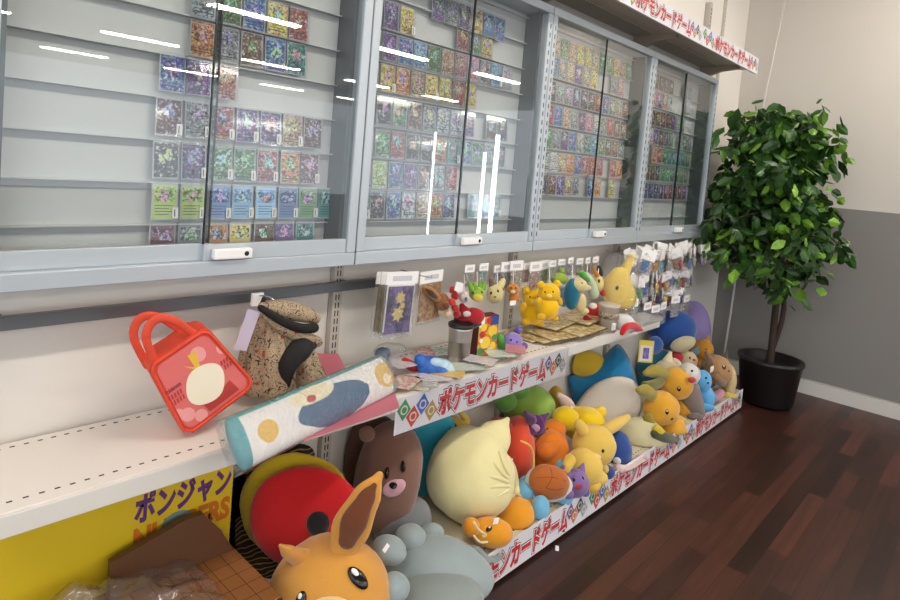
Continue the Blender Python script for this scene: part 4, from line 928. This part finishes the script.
# small bag at the back left
t = Soft('clear_pouch', 'small clear pouch with grey-blue filling behind the rolled towel', 'pouch', 388, 358, 1.42, None, SH)
t.ell('filling', 383, 353, 1.43, 8, 6, mat('grey_blue', '66758c', .5), rd=6); t.ell('clear_bag', 390, 352, 1.43, 16, 9, PLAST, rd=9, e=.8, wob=.2)
t = Soft('clear_tray', 'clear plastic tray pack leaning at the shelf right end', 'pack', 650, 326, 1.27, None, SH)
p = onZ(650, 323, SH); 
t.put('tray', (lambda b: (bmesh.ops.translate(b, verts=b.verts, vec=(p.x, p.y+.03, SH+.002)), b)[1])(B(-.12, .1, -.05, .06, 0, .02, bev=.004)), clear('tray_plastic', (.95, .95, .93), 1.6, .05, .1, .6, 50, .35), smooth=False)

# ------------------------------------------------------------------ hanging goods
def hook(P, Lh, label):
    h = empty('peg_hook', P, label, 'hook', 'wire peg hooks')
    bm = bmesh.new(); tube(bm, [(0, 0, 0), (0, -Lh*.9, 0), (0, -Lh, .008)], .002, 6); new('wire', bm, CHROME, h, smooth=True)
def pack(kind, label, px, py, Y, w, h, fill, fillpart='insert', header=True, group='hanging packs', n=1, fw=.8, fh=.75, tilt=0, thick=.012):
    """clear pack hanging: header card, clear bag, contents; size in metres"""
    p = onY(px, py, Y)
    r = empty(kind, p, label, 'pack', group, (0, tilt, jit(.15)))
    hh = .034 if h > .08 else .022
    if header: new('header_card', B(-w/2, w/2, -.0016, .0016, -hh, .004), PAPER, r); new('header_print', B(-w*.3, w*.3, -.002, -.0015, -hh*.7, -hh*.25), mat('header_ink', 'c6c6ca', .6), r)
    bm = B(-w/2, w/2, -thick*.5, thick*.5, -h, -hh, bev=min(.004, thick*.3)); new('clear_bag', bm, PLAST, r)
    if fillpart: new(fillpart, B(-w*fw/2, w*fw/2, -.002, .002, -hh-.006-h*fh, -hh-.006), fill, r)
    return r
random.seed(9)
bk_ = 'purple starry art card in a clear pack hanging '
for i, (dx, Y, lab) in enumerate(((0, 1.33, bk_+'in front, left end of the rack'), (-5, 1.37, 'clear card pack hanging second, just behind the purple starry pack'), (-9, 1.41, 'clear card pack hanging rearmost behind the purple starry pack'))):
    r = pack('hanging_card_pack', lab, 403+dx, 273, Y, .13, .20, foil('starry_art', '2b2450', '75609c', 18) if i == 0 else foil('tan_art', '8d7448', 'b9a98c', 20), tilt=.05, thick=.006, fh=.72)
    if i == 0:
        bm = bmesh.new()
        for cx, cz, rr in ((.0, -.075, .022), (-.004, -.125, .026), (.012, -.10, .012)): prism(bm, [(cx+rr*(1 if a % 2 else .6)*math.cos(a*PI/7), cz+rr*(1 if a % 2 else .6)*math.sin(a*PI/7)) for a in range(14)], -.0026, -.0018)
        new('printed_gold_bursts', bm, mat('burst_gold', 'cdbb70', .4), r); new('art_border', B(-.054, .054, -.0017, .0021, -.177, -.026), PAPER, r)
hook(onY(401, 270, 1.44), .14, 'wire hook holding the purple starry card packs')
p = pack('hanging_plush_pack', 'brown long-eared plush keyring in clear bag beside the starry packs', 432, 272, 1.37, .12, .17, foil('tan_fill', '8a5a2e', 'c9a06a', 40), 'backing_card', fw=.9, fh=.7)
def hang_toy(kind, label, px, py, Y, group='hanging plush toys'):
    return Soft(kind, label, 'plush toy', px, py, Y, group, None)
def loop(t, px, py0, py1, Y): t.tube('cord', [(px, py0, Y, .5), (px+.5, (py0+py1)/2, Y+.02, .5), (px, py1, Y+.05, .5)], 'd8d4cc', seg=6)
t = hang_toy('plush_keyring', 'tan and brown floppy-eared plush keyring inside the clear bag', 432, 272, 1.36)
t.tube('ear', [(424, 287, 1.36, 2), (430, 292, 1.355, 5), (437, 298, 1.355, 4)], 'a8763c', .5); t.tube('inner_ear', [(426, 289, 1.345, 1), (431, 293, 1.34, 3), (436, 297, 1.34, 2)], '4c3020', .5, 'dark inner ear'); t.ell('head', 442, 302, 1.36, 8, 9, '8a5a34'); t.ell('muff', 444, 312, 1.355, 6, 5, 'cdb894')
t = hang_toy('charm_string', 'red and white bead charm string hanging beside the brown plush', 453, 280, 1.35)
for i, (x, y, c) in enumerate(((453, 290, 'b52a26'), (455, 296, 'a8241f'), (452, 302, 'c23a30'), (455, 308, 'b52a26'), (446, 306, '6d3a22'), (448, 314, 'c8b090'), (457, 314, 'a8241f'))): t.ell('bead', x, y, 1.33, 4, 3.8, c, wob=.2, seg=12)
t = hang_toy('plush_egg', 'small pale pink ball plush with white heart tag', 464, 280, 1.33)
h = t.ell('body', 464, 297, 1.33, 5.5, 6, 'cdb8b6'); t.dot('spot', h, 466, 299, 1.6, 2.2, '55607c'); t.label_tag(459, 287, 1.31, 12, 9, 15); loop(t, 464, 291, 275, 1.33)
t = hang_toy('plush_sprout', 'lime green round-headed plush with leafy crest hanging on the rack', 475, 275, 1.33)
h = t.ell('head', 477, 294, 1.33, 8, 7, '8fae3c'); t.ell('muzzle', 478, 298, 1.31, 5, 4, 'd6b84e', rd=3); 
for a in (-8, -3, 3, 8): t.tube('leaf', [(477+a*.7, 289, 1.33, 3), (477+a, 283, 1.33, 1.5)], '7aa92e', .6)
t.dot('eye', h, 473, 293, 1.1, 1.4); t.dot('eye', h, 482, 292, 1.1, 1.4); loop(t, 477, 286, 272, 1.33)
t = hang_toy('plush_bunny', 'cream round plush with one short brown ear hanging by the sprout plush', 495, 275, 1.33)
h = t.ell('head', 495, 294, 1.33, 8.5, 9.5, 'cbbf86'); t.tube('ear', [(492, 286, 1.34, 3), (491, 280, 1.34, 2.6)], '7a6246', .7); t.tube('ear', [(500, 286, 1.34, 4), (503, 281, 1.34, 3)], 'cbbf86', .7); t.dot('eye', h, 498, 291, 1.2, 1.6); t.dot('eye', h, 491, 293, 1.2, 1.6); t.dot('nose', h, 495, 297, 1.4, 1, '8a5a3a'); loop(t, 497, 285, 270, 1.33)
t = hang_toy('plush_tiger', 'small orange plush with white chest hanging under white tags', 513, 275, 1.34)
h = t.ell('head', 513, 289, 1.34, 6, 5.5, 'cc8428'); t.ell('body', 514, 298, 1.34, 5.5, 6, 'c4751f'); t.dot('chest', h, 513, 292, 2.4, 2, 'e0d4bc'); t.dot('eye', h, 511, 288, .8, 1); t.dot('eye', h, 516, 288, .8, 1); t.label_tag(513, 303, 1.32, 10, 5, 5); loop(t, 513, 284, 268, 1.34)
t = hang_toy('red_pouch', 'red triangular fabric pouch hanging above the steel tumbler', 468, 308, 1.37)
t.ell('pouch', 469, 318, 1.35, 16, 10, 'a8222a', rd=6, roll=-15)
t.tube('point', [(464, 311, 1.345, 6), (462, 306, 1.35, 3)], 'a8222a', .6); t.ell('badge', 467, 314, 1.31, 4, 3, 'c9c4be', rd=1.5, label='white badge'); t.tube('trim', [(455, 326, 1.335, 2), (468, 328, 1.32, 2.4), (484, 322, 1.33, 2)], '1e1a1a')
# yellow plush pair
for i, (hx, hy, Y, lab) in enumerate(((549, 293, 1.3, 'bright yellow plush bear hanging foremost above and in front of the gold packs'), (534, 298, 1.39, 'bright yellow plush bear hanging half behind its twin'))):
    t = hang_toy('plush_bear', lab, hx, hy-20, Y, 'hanging plush toys')
    h = t.ell('head', hx, hy, Y, 11.5, 10, 'e8b808'); t.ell('body', hx-2, hy+15, Y, 12, 12, 'e8b808'); t.ell('ear', hx-8, hy-8, Y+.01, 4, 4, 'e8b808'); t.ell('ear', hx+8, hy-9, Y+.01, 4, 4, 'e8b808')
    t.ell('arm', hx-11, hy+9, Y-.02, 3.5, 5, 'dcaa0e', roll=20); t.ell('arm', hx+10, hy+8, Y-.02, 3.5, 5, 'dcaa0e', roll=-20); t.ell('leg', hx-8, hy+24, Y-.02, 4.5, 3.5, 'dcaa0e'); t.ell('leg', hx+5, hy+25, Y-.02, 4.5, 3.5, 'dcaa0e')
    t.dot('muzzle', h, hx, hy+3, 3, 2.2, 'efd27a'); t.dot('nose', h, hx, hy+2, 1, .8); t.dot('eye', h, hx-4, hy-1, .9, 1); t.dot('eye', h, hx+4, hy-1, .9, 1); loop(t, hx, hy-8, 268, Y)
t = hang_toy('plush_frog', 'lime green plush head with pale blue collar hanging behind the teal plush', 559, 268, 1.38)
t.ell('head', 559, 279, 1.38, 9, 6.5, '95b03e'); t.ell('eye_bump', 562, 271, 1.38, 3, 3, '95b03e'); t.ell('collar', 557, 285, 1.37, 6, 3, '9cc0d0'); t.ell('body', 563, 297, 1.38, 6, 10, '7fb0d4', label='pale blue body'); loop(t, 560, 273, 262, 1.38)
t = hang_toy('plush_hedgehog', 'teal-backed cream plush hanging sideways beside the yellow bears', 572, 275, 1.31)
t.ell('back', 572, 294, 1.31, 8, 16, '1c6884', rd=8, roll=4, label='teal back'); h = t.ell('head', 579, 285, 1.29, 8, 7, 'd6c490', roll=15); t.tube('snout', [(583, 287, 1.28, 4), (589, 288, 1.275, 2.4)], 'd6c490'); t.ell('belly', 580, 302, 1.29, 6.5, 10, 'd0bd86', rd=6); t.ell('foot', 585, 311, 1.27, 4, 3, 'd6c490'); t.ell('foot', 593, 306, 1.27, 4, 3, 'd6d2c0'); t.dot('eye', h, 582, 283, 1.4, .6)
loop(t, 572, 278, 265, 1.31)
t = hang_toy('plush_lizard', 'pale green and white plush hanging upright behind the teal plush', 590, 268, 1.36)
t.tube('body', [(586, 276, 1.35, 4), (591, 284, 1.35, 5), (594, 294, 1.34, 5)], 'b9c8a8'); t.tube('crest', [(582, 274, 1.34, 3.5), (588, 280, 1.34, 2.5)], '4fa53c', label='green crest'); loop(t, 587, 272, 260, 1.36)
t = hang_toy('plush_chick', 'cream-yellow round plush with red foot hanging by the big yellow pillow', 599, 270, 1.34)
h = t.ell('head', 598, 283, 1.34, 5.5, 8, 'd8c47c'); t.dot('eye', h, 599, 281, 1.2, 2); t.ell('foot', 603, 293, 1.33, 3, 3, 'b82c2c', label='red foot'); t.tube('ear', [(597, 275, 1.34, 2.5), (594, 270, 1.35, 1.5)], 'c07a2c'); loop(t, 598, 275, 262, 1.34)
t = hang_toy('yellow_pillow', 'large yellow plush pillow sealed in a clear bag hanging by the keychains', 620, 262, 1.36)
b = t.ell('core', 617, 286, 1.35, 12, 19, 'f0d050', rd=7, roll=10); t.pillow('pillow', [(599, 290), (606, 276), (619, 268), (629, 255), (635, 257), (630, 275), (637, 300), (628, 309), (609, 305)], 1.35, 7, 'f0d050'); t.dot('eye', b, 617, 288, 1.6, 2.4, roll=20); t.ell('clear_bag', 618, 283, 1.35, 19, 29, PLAST, rd=11, e=.5, roll=10, wob=.06); t.ell('ear', 600, 271, 1.36, 3, 6, '33302e', roll=-15, label='dark ear')
r = pack('hanging_pack', 'white pack with black specks hanging right of the paper cup', 634, 300, 1.3, .075, .10, foil('speckled', '3a3a3e', 'e2e0dc', 90), fw=.9, fh=.7)
# white tags packs at the top of the rack
RC = [('grey', '777c80'), ('dark', '33343a'), ('red', '9c3a34'), ('teal', '3c7a80'), ('brown', '7a5236'), ('green', '5c8a3c'), ('blue', '466ca0'), ('orange', 'c07a34')]
random.seed(4)
for i, x in enumerate((470, 484, 498, 508, 517, 527, 536, 545, 553, 562, 571, 580, 588, 596)):
    cn, cm = RC[(i*3) % 8]; big = i in (3, 4, 6, 7)
    pack('hanging_charm', '%s charm in clear pack with white header, %s from left atop the rack' % (cn, (ORDW+['thirteenth', 'fourteenth'])[i]), x, 267-.085*(x-470)+jit(2), 1.40+jit(.02), .075 if big else .05, .11 if big else .075, foil('charm_'+cn, cm, 'b8b4ae', 70), 'charm', fw=.75, fh=.6)
# keychain grid
CHC = ['466ca0', '3f9aa8', 'b04a44', '8a6a48', 'c08a3c', '6a4a7a', '4f8a5c', '2f5cb0', 'c8a0a0', 'a8a49c', '7a3a3a', 'd0b050']
CHN = ['blue', 'aqua', 'red', 'brown', 'orange', 'plum', 'green', 'royal blue', 'pink', 'grey', 'maroon', 'yellow']
BAG0 = mesh_of('clear_bag', B(-.023, .023, -.006, .006, -.075, -.014, bev=.003), PLAST)
bm = B(-.03, .03, -.001, .001, -.022, .02); box(bm, -.014, .012, -.0014, -.0009, -.009, -.006, 1); box(bm, -.014, .004, -.0014, -.0009, -.003, 0, 1); TAG0 = mesh_of('header_card', bm, [PAPER, mat('header_ink', 'c6c6ca', .6)])
def blobmesh():
    bm = bmesh.new(); sphere_pts(bm, Vector((0, 0, -.042)), (Vector((.013, 0, 0)), Vector((0, 0, .013)), Vector((0, .008, 0))), 14, 9, 1, .2, 3); sphere_pts(bm, Vector((.002, 0, -.060)), (Vector((.012, 0, 0)), Vector((0, 0, .011)), Vector((0, .007, 0))), 14, 9, 1, .2, 5)
    for s in (-1, 1): sphere_pts(bm, Vector((s*.009, 0, -.031)), (Vector((.004, 0, 0)), Vector((0, 0, .005)), Vector((0, .004, 0))), 8, 6)
    return bm
CHARM = [mesh_of('charm', blobmesh(), felt(c)) for c in CHC]
for me in CHARM:
    for p_ in me.polygons: p_.use_smooth = True
random.seed(21)
rows = [(.945, 2.80, 14, 'top', 1.33), (.825, 2.78, 13, 'middle', 1.35), (.72, 2.86, 11, 'bottom', 1.37)]
for rn, (z, x0, n, nm, Y) in enumerate(rows):
    for i in range(n):
        for lay in range(2):
            x = x0+.068*i+jit(.008); y = Y+.05*lay+jit(.01)
            ci = random.randrange(12)
            if rn == 0: ci = [3, 9, 0, 8, 4, 1, 9, 3, 2, 8, 7, 9, 5, 9][i] if lay == 0 else ci
            o = empty('hanging_keychain', (x, y, z+jit(.012)+.012*lay), '%s charm keychain, %s from left in %s row of far rack%s' % (CHN[ci], ORDW[i] if i < 12 else ('thirteenth' if i == 12 else 'fourteenth'), nm, '' if lay == 0 else ', hung behind'), 'keychain', 'keychain packs on the far rack', (jit(.15), jit(.45), jit(.7)))
            o.scale = (1.45, 1.2, 1.35)
            for me, nmx in ((TAG0, 'header_card'), (CHARM[ci], 'charm'), (BAG0, 'clear_bag')):
                q = D.objects.new(nmx, me); COL.objects.link(q); q.parent = o
            if i % 2 == 0 and lay == 1: hook((x, 1.49, z+.006), .16, 'wire peg hook in the %s row of the far rack, %s from left' % (nm, ORDW[i//2]))
# silver packs under the grid
for i, (x, y) in enumerate(((648, 303), (656, 306), (664, 303), (676, 297), (687, 296))):
    pack('hanging_pack', 'silvery clear pack of small parts, %s from left below the keychains' % ORDW[i], x, y, 1.34, .085, .115, foil('silver_bits%d' % (i % 2), '5a5060', 'c8c6cc', 70), fw=.85, fh=.65)
# yellow price card under the shelf end
p = onY(646, 352, 1.2)
pc = empty('price_card', p, 'yellow bordered card with purple picture hanging from the shelf end', 'card', None, (0, 0, -.8))
new('card', B(-.035, .035, 0, .002, -.05, .055), mat('card_yellow', 'd4bf4a', .5), pc); new('card_face', B(-.029, .029, -.001, 0, -.043, .03), mat('card_pale', 'd8d2c4', .5), pc); new('card_picture', B(-.014, .014, -.0018, -.0008, -.032, .02), foil('purple_pic', '5a4a8a', '8a7ab0', 60), pc)

# ------------------------------------------------------------------ ficus and wall cable
random.seed(3)
FX, FY = 4.17, 1.02
fi = empty('artificial_ficus', (FX, FY, 0), 'leafy green artificial ficus tree in a black pot beside the cabinets', 'plant')
bm = bmesh.new(); lathe(bm, [(.13, 0), (.15, .02), (.18, .26), (.19, .27), (.19, .29), (.165, .29), (.16, .24), (.02, .24)], 28); new('pot', bm, mat('pot_black', '141313', .4), fi, smooth=True)
TR = mat('bark', '3a2a1e', .8, bump=.6, bscale=40)
bm = bmesh.new(); tube(bm, [(0, 0, .22), (.02, .01, .6), (-.02, .0, 1.0), (.01, .02, 1.4), (0, 0, 1.8)], [.022, .02, .018, .014, .008], 10); new('trunk', bm, TR, fi, smooth=True)
bm = bmesh.new(); tube(bm, [(.03, .03, .22), (.05, -.03, .6), (.0, .04, 1.0), (.04, -.02, 1.5)], [.016, .015, .012, .007], 10); new('trunk', bm, TR, fi, smooth=True)
leaf = bmesh.new(); br = bmesh.new()
tips = []
for i in range(120):
    z = random.uniform(.85, 1.8); an = random.uniform(0, 2*PI); R_ = random.uniform(.2, .46)*(1 if z < 1.5 else 1-(z-1.5)*1.2)
    s0 = Vector((0, 0, z-.1)); s1 = Vector((R_*math.cos(an)-.10, min(.36, R_*math.sin(an)+.10), z+random.uniform(-.12, .12))); tips.append((s0, s1))
    if i % 2 == 0: tube(br, [s0, (s0+s1)/2+Vector((0, 0, .05)), s1], [.005, .004, .002], 6)
for s0, s1 in tips:
    for k in range(20):
        t_ = random.uniform(.25, 1.1); p = s0.lerp(s1, t_)+Vector((jit(.07), jit(.07), jit(.07)))
        if p.y > .38: p.y = .38
        if p.x > .31: p.x = .31-jit(.03)
        if p.x < -.56 or (p.x < -.27 and p.y > .33): continue
        L_ = random.uniform(.065, .115); W_ = L_*.28
        d = Vector((jit(1), jit(1), -random.uniform(.1, 1.1))).normalized(); sd = d.cross(Vector((jit(1), jit(1), jit(1)+.3))).normalized(); nr = d.cross(sd)
        V = [p, p+d*L_*.35+sd*W_, p+d*L_*.7+sd*W_*.8, p+d*L_, p+d*L_*.7-sd*W_*.8, p+d*L_*.35-sd*W_, p+d*L_*.35-nr*.006, p+d*L_*.7-nr*.008]
        v = [leaf.verts.new(q) for q in V]
        for f in ((0, 1, 6), (1, 2, 7, 6), (2, 3, 7), (0, 6, 5), (6, 7, 4, 5), (7, 3, 4)): leaf.faces.new([v[q] for q in f])
LM = D.materials.new('ficus_leaf'); LM.use_nodes = True; N, L = nodes(LM); b = N['Principled BSDF']; g = N.new('ShaderNodeNewGeometry'); r = N.new('ShaderNodeValToRGB')
r.color_ramp.elements[0].color = lin('1d3a16'); r.color_ramp.elements[1].color = lin('7cab34'); x = r.color_ramp.elements.new(.65); x.color = lin('345e20'); L.new(g.outputs['Random Per Island'], r.inputs[0]); L.new(r.outputs[0], b.inputs['Base Color']); b.inputs['Roughness'].default_value = .4
new('foliage', leaf, LM, fi, smooth=False); new('branches', br, TR, fi, smooth=True)
q0 = Vector((4.58, 1.42, .02)); 
cb = empty('cable', q0, 'thin white cable running up the grey end wall beside the ficus', 'cable')
pts = []
for x, y in ((725, 349), (731, 310), (739, 255), (750, 185), (760, 120)):
    r_ = ray(x, y); P_ = CAM+r_*(4.585/r_.x); pts.append(P_-q0)
bm = bmesh.new(); tube(bm, [Vector((0, pts[0].y, 0))]+pts+[Vector((pts[-1].x, pts[-1].y-.1, 2.9))], .007, 8); new('cord', bm, mat('cable_white', 'cfcdc8', .5), cb, smooth=True)

# ------------------------------------------------------------------ lights of the shop, and added streak strips
EM = mat('tube_glow', 'ffffff', .5, emit='fff6ea', es=34)
k = 0
for y in (-.1, -4.3, -8.0, -11.5):
    for x in (-.9, 1.5, 3.9, 6.3, 8.7, 11.1):
        l = empty('ceiling_light', (x, y, 2.94), 'long fluorescent ceiling light of the shop, ceiling row %d' % (k//6+1), 'ceiling light', 'shop ceiling lights')
        new('housing', B(-.62, .62, -.09, .09, .02, .06), WHITE, l); new('diffuser', B(-.6, .6, -.07, .07, 0, .02), EM, l); k += 1
for x, y, h, w in ((7.45, -4.5, 1.85, .012), (8.77, -4.5, 1.6, .02), (9.11, -4.5, 1.95, .03), (11.0, -4.5, 1.95, .016)):  # unseen glowing strips, added only to reflect as white streaks in the glass
    l = empty('streak_light', (x, y, 0), 'added unseen glowing strip that makes white streaks in the cabinet glass', 'added light', 'added streak strips out of view')
    bm = bmesh.new(); lathe(bm, [(.14, 0), (.14, .015), (.02, .03)], 20); new('base', bm, ALUD, l); new('light_strip', B(-w, w, -w, w, .03, h), mat('streak_glow', 'ffffff', .5, emit='f4f8ff', es=14), l)
for (x, y), lab in (((557, 549), 'tiny white paper scrap on the floor nearer the camera'), ((606, 451), 'tiny white paper scrap on the floor near the far end')):
    p = onZ(x, y, 0); sc_ = empty('paper_scrap', (p.x, p.y, .001), lab, 'paper scrap', None, (0, 0, .6)); bm = bmesh.new(); prism(bm, [(-.012, 0), (.01, .001), (.012, .004), (-.008, .006)], -.006, .006); new('scrap', bm, PAPER, sc_)
W = D.worlds.new('world'); SC.world = W; W.use_nodes = True
bg = W.node_tree.nodes['Background']; bg.inputs[0].default_value = (.86, .92, 1, 1); bg.inputs[1].default_value = 1.2
SC.view_settings.view_transform = 'Standard'; SC.view_settings.look = 'None'; SC.view_settings.gamma = 1; SC.view_settings.exposure = .58
